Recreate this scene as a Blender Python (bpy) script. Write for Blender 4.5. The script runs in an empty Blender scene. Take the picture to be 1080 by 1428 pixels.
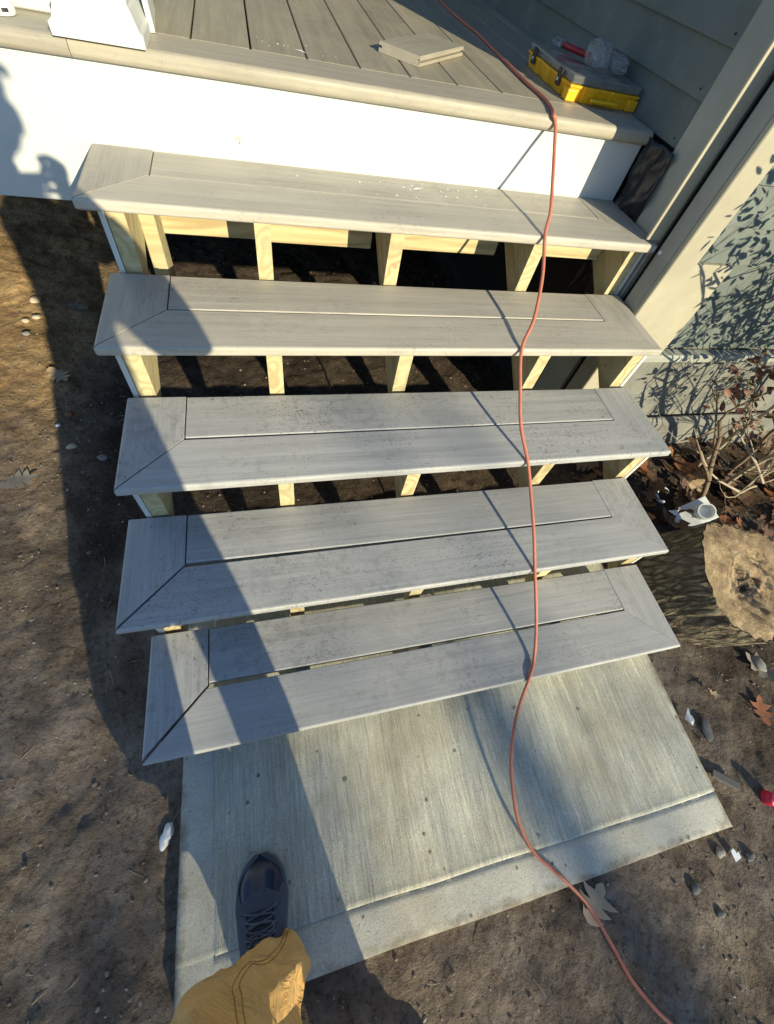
import bpy, bmesh, math, random
import numpy as np
from mathutils import Matrix, Vector
random.seed(7)
rng = np.random.default_rng(11)
scene = bpy.context.scene
COL = scene.collection
R = math.radians

# ------------------------------------------------------------------ camera
CAM_R = ((0.9659907815620739, -0.2021208185636497, 0.16127301274625583),
         (-0.09030128256795868, -0.8481208059676806, -0.5220505500919557),
         (0.24229628206738024, 0.4897328590036532, -0.837528649365759))   # right, down, forward
CAM_C = Vector((0.3649, -0.0915, 1.3581))
CAM_F = 575.12                                                           # pixels at 1080 wide
cam_d = bpy.data.cameras.new('camera')
cam = bpy.data.objects.new('camera', cam_d); COL.objects.link(cam)
r_, d_, f_ = [Vector(v) for v in CAM_R]
cam.matrix_world = Matrix(((r_.x, -d_.x, -f_.x, CAM_C.x), (r_.y, -d_.y, -f_.y, CAM_C.y), (r_.z, -d_.z, -f_.z, CAM_C.z), (0, 0, 0, 1)))
cam_d.sensor_fit = 'HORIZONTAL'; cam_d.sensor_width = 36; cam_d.lens = CAM_F / 1080 * 36
cam_d.clip_start = 0.01; cam_d.clip_end = 500
scene.camera = cam

# ------------------------------------------------------------------ light
SUN_AZ, SUN_EL = R(20.5), R(21.5)           # azimuth measured from -Y towards +X
TO_SUN = Vector((math.sin(SUN_AZ) * math.cos(SUN_EL), -math.cos(SUN_AZ) * math.cos(SUN_EL), math.sin(SUN_EL)))
world = bpy.data.worlds.new('World'); scene.world = world; world.use_nodes = True
wn = world.node_tree
sky = wn.nodes.new('ShaderNodeTexSky'); sky.sky_type = 'NISHITA'; sky.sun_disc = False
sky.sun_elevation = SUN_EL; sky.sun_rotation = R(180 - 20.5); sky.dust_density = 0.0; sky.ozone_density = 4.0
bg = wn.nodes['Background']; bg.inputs['Strength'].default_value = 0.115
wn.links.new(sky.outputs[0], bg.inputs[0])
sun_d = bpy.data.lights.new('sun', 'SUN'); sun_d.energy = 4.7; sun_d.angle = R(0.53); sun_d.color = (1.0, 0.90, 0.63)
sun = bpy.data.objects.new('sun', sun_d); COL.objects.link(sun)
sun.rotation_euler = TO_SUN.to_track_quat('Z', 'Y').to_euler(); sun.location = TO_SUN * 20
vs = scene.view_settings
vs.view_transform = 'Standard'; vs.look = 'None'; vs.gamma = 1; vs.exposure = 0.73; vs.use_curve_mapping = False

# ------------------------------------------------------------------ helpers
def link(o, parent=None):
    COL.objects.link(o)
    if parent is not None: o.parent = parent
    return o
def tag(o, label, cat, group=None):
    o['label'] = label; o['category'] = cat
    if group: o['group'] = group
    return o
def thing(name, label, cat, loc=(0, 0, 0), group=None, rot=(0, 0, 0)):
    o = bpy.data.objects.new(name, None); o.empty_display_size = 0.05
    o.location = loc; o.rotation_euler = rot
    return tag(link(o), label, cat, group)
def mesh_from(verts, faces, name='mesh', smooth=False):
    me = bpy.data.meshes.new(name); me.from_pydata([tuple(v) for v in verts], [], faces); me.update()
    if smooth:
        for p in me.polygons: p.use_smooth = True
    return me
def obj(name, me, mat=None, parent=None, loc=None, rot=None, kind=None):
    o = bpy.data.objects.new(name, me)
    if mat is not None and len(me.materials) == 0: me.materials.append(mat)
    if loc is not None: o.location = loc
    if rot is not None: o.rotation_euler = rot
    if kind: o['kind'] = kind
    return link(o, parent)
def bm_mesh(bm, name='mesh', smooth=False, angle=None):
    bmesh.ops.recalc_face_normals(bm, faces=bm.faces[:])
    me = bpy.data.meshes.new(name); bm.to_mesh(me); bm.free()
    if smooth:
        for p in me.polygons: p.use_smooth = True
    return me
def box_bm(x0, x1, y0, y1, z0, z1, bevel=0.0, seg=2, bm=None):
    own = bm is None
    if own: bm = bmesh.new()
    vs_ = [bm.verts.new((x, y, z)) for x in (x0, x1) for y in (y0, y1) for z in (z0, z1)]
    F = [(0, 1, 3, 2), (4, 6, 7, 5), (0, 4, 5, 1), (2, 3, 7, 6), (0, 2, 6, 4), (1, 5, 7, 3)]
    fs = [bm.faces.new([vs_[i] for i in f]) for f in F]
    if bevel > 0:
        es = list({e for f in fs for e in f.edges})
        bmesh.ops.bevel(bm, geom=es, offset=bevel, segments=seg, profile=0.5, affect='EDGES')
    return bm
def box(x0, x1, y0, y1, z0, z1, bevel=0.002, seg=1):
    return bm_mesh(box_bm(x0, x1, y0, y1, z0, z1, bevel, seg))
def prism(profile, x0f, x1f, cap=True):
    """profile: closed list of (a, b) -> (y, z); extruded along x from x0f(y) to x1f(y)"""
    n = len(profile)
    v = [(x0f(a), a, b) for a, b in profile] + [(x1f(a), a, b) for a, b in profile]
    f = [(i, (i + 1) % n, n + (i + 1) % n, n + i) for i in range(n)]
    if cap: f += [tuple(range(n - 1, -1, -1)), tuple(range(n, 2 * n))]
    bm = bmesh.new()
    vv = [bm.verts.new(p) for p in v]
    for q in f: bm.faces.new([vv[i] for i in q])
    return bm_mesh(bm)
def round_profile(y0, y1, z0, z1, rf, rb, n=5, nb=2):
    """rectangle in (y,z): front (y0) corners radius rf, back corners radius rb"""
    P = []
    def arc(cy, cz, r, a0, a1, k):
        for i in range(k + 1):
            a = R(a0 + (a1 - a0) * i / k); P.append((cy + r * math.cos(a), cz + r * math.sin(a)))
    arc(y0 + rf, z0 + rf, rf, 270, 180, n); arc(y0 + rf, z1 - rf, rf, 180, 90, n)
    arc(y1 - rb, z1 - rb, rb, 90, 0, nb); arc(y1 - rb, z0 + rb, rb, 0, -90, nb)
    return P
def tube_bm(bm, pts, rad, n=8, cap=True, flat=None):
    """pts list of Vector; rad float or list; optional flat=(axis vec scale) unused"""
    pts = [Vector(p) for p in pts]
    k = len(pts)
    if not hasattr(rad, '__len__'): rad = [rad] * k
    rings = []; up = None
    for i in range(k):
        t = (pts[min(i + 1, k - 1)] - pts[max(i - 1, 0)])
        if t.length < 1e-9: t = Vector((0, 0, 1))
        t.normalize()
        if up is None:
            up = Vector((0, 0, 1)) if abs(t.z) < 0.9 else Vector((1, 0, 0))
        s = t.cross(up); s.normalize(); u = s.cross(t); u.normalize(); up = u
        ring = []
        for j in range(n):
            a = 2 * math.pi * j / n
            ring.append(bm.verts.new(pts[i] + (s * math.cos(a) + u * math.sin(a)) * rad[i]))
        rings.append(ring)
    for i in range(k - 1):
        for j in range(n):
            bm.faces.new((rings[i][j], rings[i][(j + 1) % n], rings[i + 1][(j + 1) % n], rings[i + 1][j]))
    if cap:
        bm.faces.new(rings[0][::-1]); bm.faces.new(rings[-1])
    return bm
def catmull(P, sub=8):
    P = [Vector(p) for p in P]; out = []
    for i in range(len(P) - 1):
        p0 = P[max(i - 1, 0)]; p1 = P[i]; p2 = P[i + 1]; p3 = P[min(i + 2, len(P) - 1)]
        for s in range(sub):
            t = s / sub
            out.append(0.5 * ((2 * p1) + (p2 - p0) * t + (2 * p0 - 5 * p1 + 4 * p2 - p3) * t * t + (3 * p1 - p0 - 3 * p2 + p3) * t ** 3))
    out.append(P[-1]); return out
# numpy value noise
_LAT = rng.random((256, 256))
def vnoise(x, y, seed=0):
    x = np.asarray(x, float) + 37.7 * seed + 1000; y = np.asarray(y, float) + 91.3 * seed + 1000
    xi = np.floor(x).astype(int); yi = np.floor(y).astype(int); fx = x - xi; fy = y - yi
    fx = fx * fx * (3 - 2 * fx); fy = fy * fy * (3 - 2 * fy)
    L = lambda a, b: _LAT[a % 256, b % 256]
    return (L(xi, yi) * (1 - fx) + L(xi + 1, yi) * fx) * (1 - fy) + (L(xi, yi + 1) * (1 - fx) + L(xi + 1, yi + 1) * fx) * fy
def fbm(x, y, f, oct=4, seed=0):
    s = 0; a = 1; tot = 0
    for o in range(oct):
        s = s + a * (vnoise(x * f, y * f, seed + o) - .5); tot += a; a *= .5; f *= 2.03
    return s / tot
def sstep(a, b, x):
    t = np.clip((np.asarray(x, float) - a) / (b - a), 0, 1); return t * t * (3 - 2 * t)

# ------------------------------------------------------------------ materials
class NT:
    def __init__(s, name):
        s.m = bpy.data.materials.new(name); s.m.use_nodes = True
        s.t = s.m.node_tree; s.b = s.t.nodes['Principled BSDF']
    def n(s, typ, **kw):
        nd = s.t.nodes.new(typ)
        for k, v in kw.items():
            if k.startswith('i_'):
                key = k[2:]
                key = int(key) if key.isdigit() else key.replace('_', ' ')
                nd.inputs[key].default_value = v
            else: setattr(nd, k, v)
        return nd
    def l(s, a, b): s.t.links.new(a, b)
    def coord(s, kind='Object', scale=(1, 1, 1), rot=(0, 0, 0), rand=True):
        tc = s.n('ShaderNodeTexCoord'); mp = s.n('ShaderNodeMapping')
        mp.inputs['Scale'].default_value = scale; mp.inputs['Rotation'].default_value = rot
        s.l(tc.outputs[kind], mp.inputs['Vector'])
        if rand:
            oi = s.n('ShaderNodeObjectInfo'); mu = s.n('ShaderNodeMath', operation='MULTIPLY'); mu.inputs[1].default_value = 37.0
            s.l(oi.outputs['Random'], mu.inputs[0]); s.l(mu.outputs[0], mp.inputs['Location'])
        return mp.outputs[0]
    def noise(s, vec, scale, detail=4, rough=.55, dist=0):
        nd = s.n('ShaderNodeTexNoise'); nd.inputs['Scale'].default_value = scale; nd.inputs['Detail'].default_value = detail
        nd.inputs['Roughness'].default_value = rough; nd.inputs['Distortion'].default_value = dist
        s.l(vec, nd.inputs['Vector']); return nd.outputs['Fac']
    def ramp(s, fac, stops):
        nd = s.n('ShaderNodeValToRGB'); el = nd.color_ramp.elements
        while len(el) < len(stops): el.new(0.5)
        for e, (p, c) in zip(el, stops):
            e.position = p; e.color = c if len(c) == 4 else (*c, 1)
        s.l(fac, nd.inputs[0]); return nd.outputs[0]
    def mix(s, fac, a, b, mode='MIX'):
        nd = s.n('ShaderNodeMix', data_type='RGBA', blend_type=mode)
        for sock, v in ((nd.inputs[0], fac), (nd.inputs[6], a), (nd.inputs[7], b)):
            if isinstance(v, (int, float)): sock.default_value = v
            elif isinstance(v, tuple): sock.default_value = v if len(v) == 4 else (*v, 1)
            else: s.l(v, sock)
        return nd.outputs[2]
    def math(s, op, a, b=None):
        nd = s.n('ShaderNodeMath', operation=op)
        for i, v in ((0, a), (1, b)):
            if v is None: continue
            if isinstance(v, (int, float)): nd.inputs[i].default_value = v
            else: s.l(v, nd.inputs[i])
        return nd.outputs[0]
    def bump(s, h, strength=.3, dist=.002, prev=None):
        nd = s.n('ShaderNodeBump'); nd.inputs['Strength'].default_value = strength; nd.inputs['Distance'].default_value = dist
        s.l(h, nd.inputs['Height'])
        if prev is not None: s.l(prev, nd.inputs['Normal'])
        return nd.outputs[0]
    def out(s, color=None, rough=None, normal=None, **kw):
        b = s.b
        for key, v in (('Base Color', color), ('Roughness', rough), ('Normal', normal)):
            if v is None: continue
            if isinstance(v, tuple): b.inputs[key].default_value = v if len(v) == 4 else (*v, 1)
            elif isinstance(v, (int, float)): b.inputs[key].default_value = v
            else: s.l(v, b.inputs[key])
        for k, v in kw.items(): b.inputs[k.replace('_', ' ')].default_value = v
        return s.m

def mat_composite(name, c0, c1, dirt=.5, dustc=(.40, .37, .32)):
    t = NT(name)
    v = t.coord(scale=(1.6, 42, 30)); v2 = t.coord(scale=(7, 420, 80)); v3 = t.coord(scale=(1, 1, 1))
    oi = t.n('ShaderNodeObjectInfo')
    g1 = t.noise(v, 1.0, 6, .62, .5); g2 = t.noise(v2, 1.0, 3, .6)
    col = t.ramp(g1, [(.25, c0), (.5, tuple((a + b) / 2 for a, b in zip(c0, c1))), (.75, c1)])
    col = t.mix(.32, col, t.ramp(g2, [(.3, (.5, .5, .5)), (.7, (1.35, 1.35, 1.35))]), 'MULTIPLY')
    col = t.mix(1, col, t.ramp(oi.outputs['Random'], [(0, (.90, .90, .91)), (1, (1.08, 1.07, 1.05))]), 'MULTIPLY')
    # mud flecks in patches, dried splash blotches, dust film
    mask = t.ramp(t.noise(v3, 4.2, 4, .65), [(.44, (.04, .04, .04)), (.66, (1, 1, 1))])
    fl = t.ramp(t.noise(t.coord(scale=(70, 120, 60)), 1.0, 3, .75), [(.59, (0, 0, 0)), (.65, (1, 1, 1))])
    fl2 = t.ramp(t.noise(v3, 190, 3, .65), [(.58, (0, 0, 0)), (.66, (1, 1, 1))])
    m = t.math('MULTIPLY', t.math('MULTIPLY', t.math('MAXIMUM', fl, fl2), mask), dirt)
    col = t.mix(m, col, (.11, .095, .085))
    bl = t.math('MULTIPLY', t.math('MULTIPLY', t.ramp(t.noise(v3, 38, 5, .7), [(.50, (0, 0, 0)), (.60, (1, 1, 1))]), t.ramp(t.noise(v3, 2.6, 2), [(.46, (0, 0, 0)), (.62, (1, 1, 1))])), .40 * dirt)
    col = t.mix(bl, col, tuple(x * .55 for x in c0))
    dust = t.math('MULTIPLY', t.ramp(t.noise(v3, 3.2, 5, .7), [(.40, (0, 0, 0)), (.75, (1, 1, 1))]), .40)
    col = t.mix(dust, col, dustc)
    h = t.math('ADD', t.math('MULTIPLY', g1, .5), t.math('MULTIPLY', g2, .7))
    nr = t.bump(h, .4, .0010)
    rg = t.ramp(t.noise(v3, 5, 4, .6), [(.3, (.40,) * 3), (.7, (.66,) * 3)])
    return t.out(col, rg, nr, Specular_IOR_Level=.45)
M = {}
M['tread'] = mat_composite('tread_composite', (.285, .29, .287), (.435, .437, .43), .95, (.47, .455, .42))
M['tread_top'] = mat_composite('tread_composite_sunlit', (.315, .292, .25), (.455, .425, .36), .55, (.50, .45, .36))  # same boards, cleaner; warm sunlight on the upper treads put into the colour
M['deck'] = mat_composite('deck_composite', (.225, .20, .15), (.36, .32, .24), .6, (.42, .37, .26))
M['nosing'] = mat_composite('nosing_composite', (.29, .26, .205), (.39, .355, .285), .4, (.44, .40, .31))

def mat_lumber(name, rot):
    t = NT(name)
    v = t.coord(scale=(1, 1, 1), rot=rot)
    st = t.n('ShaderNodeMapping'); st.inputs['Scale'].default_value = (1.2, 17, 17); t.l(v, st.inputs['Vector'])
    n0 = t.n('ShaderNodeTexNoise'); n0.inputs['Scale'].default_value = .9; n0.inputs['Detail'].default_value = .5; t.l(st.outputs[0], n0.inputs['Vector'])
    # growth rings: contour lines of a smooth stretched field
    rg = t.n('ShaderNodeMath', operation='SINE'); t.l(t.math('MULTIPLY', n0.outputs['Fac'], 40.0), rg.inputs[0])
    ring = t.ramp(t.math('ADD', t.math('MULTIPLY', rg.outputs[0], .5), .5), [(.35, (0, 0, 0)), (1, (1, 1, 1))])
    str_ = t.noise(t.coord(scale=(2.5, 70, 70), rot=rot), 1, 5, .65)
    fine = t.noise(t.coord(scale=(14, 300, 300), rot=rot), 1, 3)
    col = t.ramp(str_, [(.25, (.43, .345, .175)), (.55, (.52, .43, .235)), (.8, (.58, .495, .295))])
    col = t.mix(t.math('MULTIPLY', ring, t.ramp(t.noise(v, 7, 2), [(.3, (.45,) * 3), (.7, (.95,) * 3)])), col, (.33, .225, .10))
    col = t.mix(.3, col, t.ramp(fine, [(.3, (.72, .72, .72)), (.7, (1.2, 1.2, 1.2))]), 'MULTIPLY')
    green = t.ramp(t.noise(v, 5, 4, .6), [(.4, (0, 0, 0)), (.7, (.6, .6, .6))])
    col = t.mix(green, col, (.43, .425, .25))
    vo = t.n('ShaderNodeTexVoronoi'); vo.inputs['Scale'].default_value = 5.5; t.l(v, vo.inputs['Vector'])
    col = t.mix(t.ramp(vo.outputs['Distance'], [(.03, (.7,) * 3), (.06, (0, 0, 0))]), col, (.30, .19, .09))
    dirt = t.math('MULTIPLY', t.ramp(t.noise(v, 16, 5, .7), [(.60, (0, 0, 0)), (.80, (1, 1, 1))]), .35)
    col = t.mix(dirt, col, (.30, .23, .14))
    return t.out(col, .78, t.bump(str_, .25, .001))
M['lumber_x'] = mat_lumber('lumber_along_x', (0, 0, 0))
M['lumber_d'] = mat_lumber('lumber_diagonal', (R(-33), 0, R(90)))

def mat_paint(name, c, rough=.45, var=.06, bumps=.15):
    t = NT(name)
    v = t.coord()
    nz = t.noise(v, 6, 5, .6)
    col = t.ramp(nz, [(.3, tuple(x * (1 - var) for x in c)), (.7, tuple(min(1, x * (1 + var)) for x in c))])
    sp = t.ramp(t.noise(v, 45, 3, .7), [(.70, (0, 0, 0)), (.76, (1, 1, 1))])
    sp = t.math('MULTIPLY', sp, .25)
    col = t.mix(sp, col, tuple(x * .55 for x in c))
    return t.out(col, rough, t.bump(t.noise(v, 90, 3), bumps, .0015))
M['white'] = mat_paint('white_pvc', (.55, .56, .535), .45, .06, .08)
M['cream'] = mat_paint('cream_trim_paint', (.36, .33, .245), .65, .12)
M['trim'] = mat_paint('shaded_trim_paint', (.30, .305, .265), .65, .12)  # same khaki trim paint with shade put into the colour
def mat_siding():
    t = NT('green_siding_paint')
    v = t.coord(scale=(1, 1, 1)); v2 = t.coord(scale=(30, 2, 90))
    col = t.ramp(t.noise(v, 3.5, 5, .6), [(.3, (.095, .115, .105)), (.7, (.145, .165, .148))])
    dust = t.math('MULTIPLY', t.ramp(t.noise(v, 14, 4, .7), [(.5, (0, 0, 0)), (.8, (1, 1, 1))]), .3)
    col = t.mix(dust, col, (.26, .26, .22))
    return t.out(col, .6, t.bump(t.noise(v2, 1, 3), .12, .001))
M['siding'] = mat_siding()
def mat_foundation():
    t = NT('old_concrete'); v = t.coord()
    col = t.ramp(t.noise(v, 7, 6, .65), [(.25, (.10, .10, .09)), (.75, (.24, .235, .20))])
    return t.out(col, .9, t.bump(t.noise(v, 60, 5, .7), .5, .004))
M['found'] = mat_foundation()
def mat_simple(name, c, rough=.5, **kw):
    t = NT(name); v = t.coord()
    col = t.ramp(t.noise(v, 30, 4, .6), [(.3, tuple(x * .85 for x in c)), (.7, tuple(min(1, x * 1.12) for x in c))])
    return t.out(col, rough, t.bump(t.noise(v, 140, 3), .1, .0008), **kw)
def mat_concrete():
    t = NT('broomed_concrete')
    v = t.coord(rand=False); vst = t.coord(scale=(75, 2.2, 20), rand=False); vst2 = t.coord(scale=(230, 5, 20), rand=False)
    sx = t.n('ShaderNodeSeparateXYZ'); t.l(v, sx.inputs[0])
    wob = t.math('MULTIPLY', t.math('SUBTRACT', t.noise(v, 5, 3), .5), .02)
    mx = t.math('GREATER_THAN', t.math('ADD', sx.outputs[0], wob), .127)
    my = t.math('GREATER_THAN', t.math('ADD', sx.outputs[1], wob), -.402)
    field = t.math('MULTIPLY', mx, my)
    base = t.ramp(t.noise(v, 3.8, 7, .68), [(.26, (.41, .405, .345)), (.5, (.56, .55, .465)), (.76, (.70, .675, .56))])
    vst = t.coord(scale=(170, 9, 20), rand=False); vbr = t.coord(scale=(24, 1.1, 4), rand=False)
    s1 = t.noise(vst, 1, 7, .78, .25); s2 = t.noise(vbr, 1, 3, .6)
    streak = t.ramp(s1, [(.32, (.55, .57, .58)), (.5, (.98, .98, .96)), (.66, (1.32, 1.31, 1.26))])
    broad = t.ramp(s2, [(.3, (.80, .82, .84)), (.7, (1.18, 1.16, 1.10))])
    streak = t.mix(1, streak, broad, 'MULTIPLY')
    streak = t.mix(t.math('ADD', t.math('MULTIPLY', field, .72), .10), (1, 1, 1), streak)
    col = t.mix(1, base, streak, 'MULTIPLY')
    # sandy grit: dark pits and pale grains
    grit = t.ramp(t.noise(v, 330, 3, .7), [(.30, (.45, .43, .4)), (.45, (1, 1, 1)), (.58, (1, 1, 1)), (.70, (1.55, 1.5, 1.4))])
    col = t.mix(.9, col, grit, 'MULTIPLY')
    pit = t.ramp(t.noise(v, 95, 4, .75), [(.30, (.5, .48, .45)), (.40, (1, 1, 1))])
    col = t.mix(.8, col, pit, 'MULTIPLY')
    # brown drips and spots
    for sc_, a_, b_, kk in ((7.0, .030, .060, 2.7), (17.0, .05, .10, 4.1)):
        vo = t.n('ShaderNodeTexVoronoi'); vo.inputs['Scale'].default_value = sc_; vo.inputs['Randomness'].default_value = 1; t.l(v, vo.inputs['Vector'])
        spd = t.math('ADD', vo.outputs['Distance'], t.math('MULTIPLY', t.math('SUBTRACT', t.noise(v, 90, 3), .5), .12))
        sp = t.ramp(spd, [(a_, (.8,) * 3), (b_, (0, 0, 0))])
        keep = t.ramp(t.noise(v, kk, 3), [(.48, (0, 0, 0)), (.54, (1, 1, 1))])
        col = t.mix(t.math('MULTIPLY', sp, keep), col, (.075, .055, .042))
    st = t.math('MULTIPLY', t.ramp(t.noise(v, 2.3, 6, .7), [(.48, (0, 0, 0)), (.70, (1, 1, 1))]), .5)
    col = t.mix(st, col, (.33, .265, .16))
    # soil washed along the edges
    ex = t.math('MINIMUM', t.math('SUBTRACT', sx.outputs[0], .045), t.math('MINIMUM', t.math('SUBTRACT', 1.575, sx.outputs[0]), t.math('ADD', sx.outputs[1], .495)))
    ed = t.ramp(t.math('ADD', ex, t.math('MULTIPLY', t.math('SUBTRACT', t.noise(v, 22, 5, .7), .5), .06)), [(.0, (.85,) * 3), (.022, (0, 0, 0))])
    col = t.mix(ed, col, (.16, .13, .095))
    h = t.math('MULTIPLY', t.math('ADD', t.math('MULTIPLY', s1, 1.2), t.math('MULTIPLY', s2, .4)), t.math('ADD', t.math('MULTIPLY', field, .9), .1))
    n1 = t.bump(h, .8, .0032); n2 = t.bump(t.noise(v, 260, 4, .7), .5, .002, n1)
    return t.out(col, .9, n2)
M['concrete'] = mat_concrete()
def mat_dirt():
    t = NT('bare_dirt'); v = t.coord(rand=False)
    sx = t.n('ShaderNodeSeparateXYZ'); t.l(v, sx.inputs[0])
    big = t.noise(v, 1.3, 4, .6)
    sand = t.ramp(t.noise(v, 9, 6, .68), [(.25, (.30, .185, .085)), (.5, (.46, .30, .145)), (.78, (.58, .42, .23))])
    grey = t.ramp(t.noise(v, 11, 7, .7), [(.25, (.14, .102, .070)), (.5, (.255, .198, .145)), (.75, (.38, .31, .24))])
    # sandy subsoil thrown out left of the porch, greyer topsoil in the yard, porch shade painted dark around the stairs
    big3 = t.math('MULTIPLY', t.math('SUBTRACT', big, .5), 1.6)
    def clamp(x): return t.math('MINIMUM', t.math('MAXIMUM', x, 0), 1)
    g = clamp(t.math('ADD', t.math('MULTIPLY', t.math('SUBTRACT', sx.outputs[1], .80), 1.5), big3))
    far_left = clamp(t.math('ADD', t.math('MULTIPLY', t.math('SUBTRACT', -.24, sx.outputs[0]), 4.5), big3))
    col = t.mix(t.math('MULTIPLY', g, far_left), grey, sand)
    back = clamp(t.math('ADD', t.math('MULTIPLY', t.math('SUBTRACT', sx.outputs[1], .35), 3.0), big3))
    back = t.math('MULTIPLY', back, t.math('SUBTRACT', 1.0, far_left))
    col = t.mix(t.math('MULTIPLY', back, .85), col, t.ramp(t.noise(v, 14, 6, .7), [(.3, (.022, .015, .010)), (.7, (.085, .058, .038))]))  # shade beside and under the stairs painted into the soil colour
    left = t.math('SUBTRACT', 1.0, clamp(t.math('ADD', t.math('MULTIPLY', t.math('SUBTRACT', sx.outputs[0], 1.62), 4.0), t.math('MULTIPLY', big3, .5))))
    humus = t.math('MULTIPLY', t.math('SUBTRACT', 1.0, left), .8)
    col = t.mix(humus, col, t.ramp(t.noise(v, 18, 6, .7), [(.3, (.026, .018, .013)), (.7, (.085, .064, .048))]))
    # wet / trampled dark patches
    wet = t.ramp(t.noise(v, 3.1, 5, .65, .4), [(.40, (.52, .52, .52)), (.60, (1, 1, 1))])
    col = t.mix(.85, col, wet, 'MULTIPLY')
    speck = t.ramp(t.noise(v, 210, 2, .5), [(.68, (0, 0, 0)), (.75, (1, 1, 1))])
    col = t.mix(t.math('MULTIPLY', speck, .5), col, (.38, .33, .27))
    dark = t.ramp(t.noise(v, 60, 4, .7), [(.33, (.35, .35, .35)), (.5, (1, 1, 1))])
    col = t.mix(.8, col, dark, 'MULTIPLY')
    n1 = t.bump(t.noise(v, 55, 6, .7), .9, .012); n2 = t.bump(t.noise(v, 260, 3, .6), .6, .003, n1)
    return t.out(col, .95, n2, Specular_IOR_Level=.2)
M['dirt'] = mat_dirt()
M['stone'] = mat_simple('pebble_stone', (.30, .27, .23), .75)
M['clod'] = mat_simple('soil_crumb', (.20, .158, .118), .95)
M['pale_stone'] = mat_simple('pale_pebble', (.46, .38, .27), .7)
M['grey_stone'] = mat_simple('grey_stone', (.20, .20, .18), .8)
M['dark_stone'] = mat_simple('dark_stone', (.12, .12, .11), .85)
M['smudge'] = mat_simple('mud_smudge', (.33, .26, .15), .8)
M['straw'] = mat_simple('dry_straw', (.42, .35, .22), .8)
M['black_film'] = mat_simple('black_tar_paper', (.018, .018, .02), .38)
M['cord'] = mat_simple('orange_cord_rubber', (.50, .165, .10), .55)
M['yellow'] = mat_simple('yellow_plastic', (.80, .42, .012), .35)
M['black'] = mat_simple('black_plastic', (.025, .025, .027), .4)
M['red'] = mat_simple('red_plastic', (.32, .012, .02), .35)
M['redbright'] = mat_simple('bright_red_plastic', (.65, .02, .06), .35)
M['plastic_white'] = mat_simple('white_plastic_scrap', (.72, .74, .74), .35)
M['steel'] = mat_simple('zinc_hardware', (.5, .5, .48), .35, Metallic=.9)
def mat_clear(name, c=(.9, .93, .93), rough=.12):
    t = NT(name); v = t.coord()
    return t.out(c, rough, t.bump(t.noise(v, 40, 3), .15, .002), Transmission_Weight=.93, IOR=1.38)
M['clear'] = mat_clear('clear_plastic', (.95, .96, .95), .05)
M['bag'] = mat_clear('plastic_bag', (.96, .97, .98), .08)
def mat_leaf(name, a, b):
    t = NT(name); v = t.coord()
    col = t.ramp(t.noise(v, 18, 4, .6), [(.3, a), (.7, b)])
    hue = t.n('ShaderNodeObjectInfo')
    t.l(col, t.b.inputs['Base Color'])
    return t.out(None, .6, t.bump(t.noise(v, 60, 3), .3, .002))
M['leaf_tan'] = mat_leaf('dry_oak_leaf', (.38, .26, .15), (.54, .40, .25))
M['leaf_brown'] = mat_leaf('brown_leaf', (.055, .028, .015), (.14, .072, .033))
M['leaf_orange'] = mat_leaf('orange_leaf', (.17, .058, .02), (.30, .115, .04))
M['leaf_grey'] = mat_leaf('greyed_leaf', (.16, .135, .11), (.30, .26, .21))
M['leaf_red'] = mat_leaf('red_shrub_leaf', (.085, .030, .018), (.17, .070, .032))
M['leaf_green'] = mat_leaf('olive_leaf', (.06, .065, .02), (.12, .11, .035))
M['hedge_leaf'] = mat_leaf('hedge_leaf', (.03, .05, .018), (.07, .10, .035))
def mat_bark():
    t = NT('furrowed_bark'); v = t.coord(scale=(1, 1, .30))
    ad = t.n('ShaderNodeVectorMath', operation='ADD'); nz0 = t.n('ShaderNodeTexNoise'); nz0.inputs['Scale'].default_value = 14; nz0.inputs['Detail'].default_value = 4
    t.l(v, nz0.inputs['Vector']); sc = t.n('ShaderNodeVectorMath', operation='SCALE'); sc.inputs['Scale'].default_value = .06
    t.l(nz0.outputs['Color'], sc.inputs[0]); t.l(v, ad.inputs[0]); t.l(sc.outputs[0], ad.inputs[1])
    vo = t.n('ShaderNodeTexVoronoi', feature='DISTANCE_TO_EDGE'); vo.inputs['Scale'].default_value = 42; t.l(ad.outputs[0], vo.inputs['Vector'])
    crack = t.ramp(vo.outputs['Distance'], [(.0, (0, 0, 0)), (.22, (1, 1, 1))])
    nz = t.noise(v, 70, 6, .75, .4)
    col = t.ramp(nz, [(.3, (.09, .068, .044)), (.5, (.24, .19, .125)), (.72, (.46, .385, .265))])
    col = t.mix(t.math('MULTIPLY', t.ramp(t.noise(v, 6, 4), [(.5, (0, 0, 0)), (.7, (1, 1, 1))]), .45), col, (.15, .14, .065))
    col = t.mix(.8, col, t.ramp(crack, [(0, (.4, .36, .32)), (1, (1, 1, 1))]), 'MULTIPLY')
    n1 = t.bump(crack, .9, .014)
    return t.out(col, .92, t.bump(nz, .9, .010, n1))
M['bark'] = mat_bark()
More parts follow.
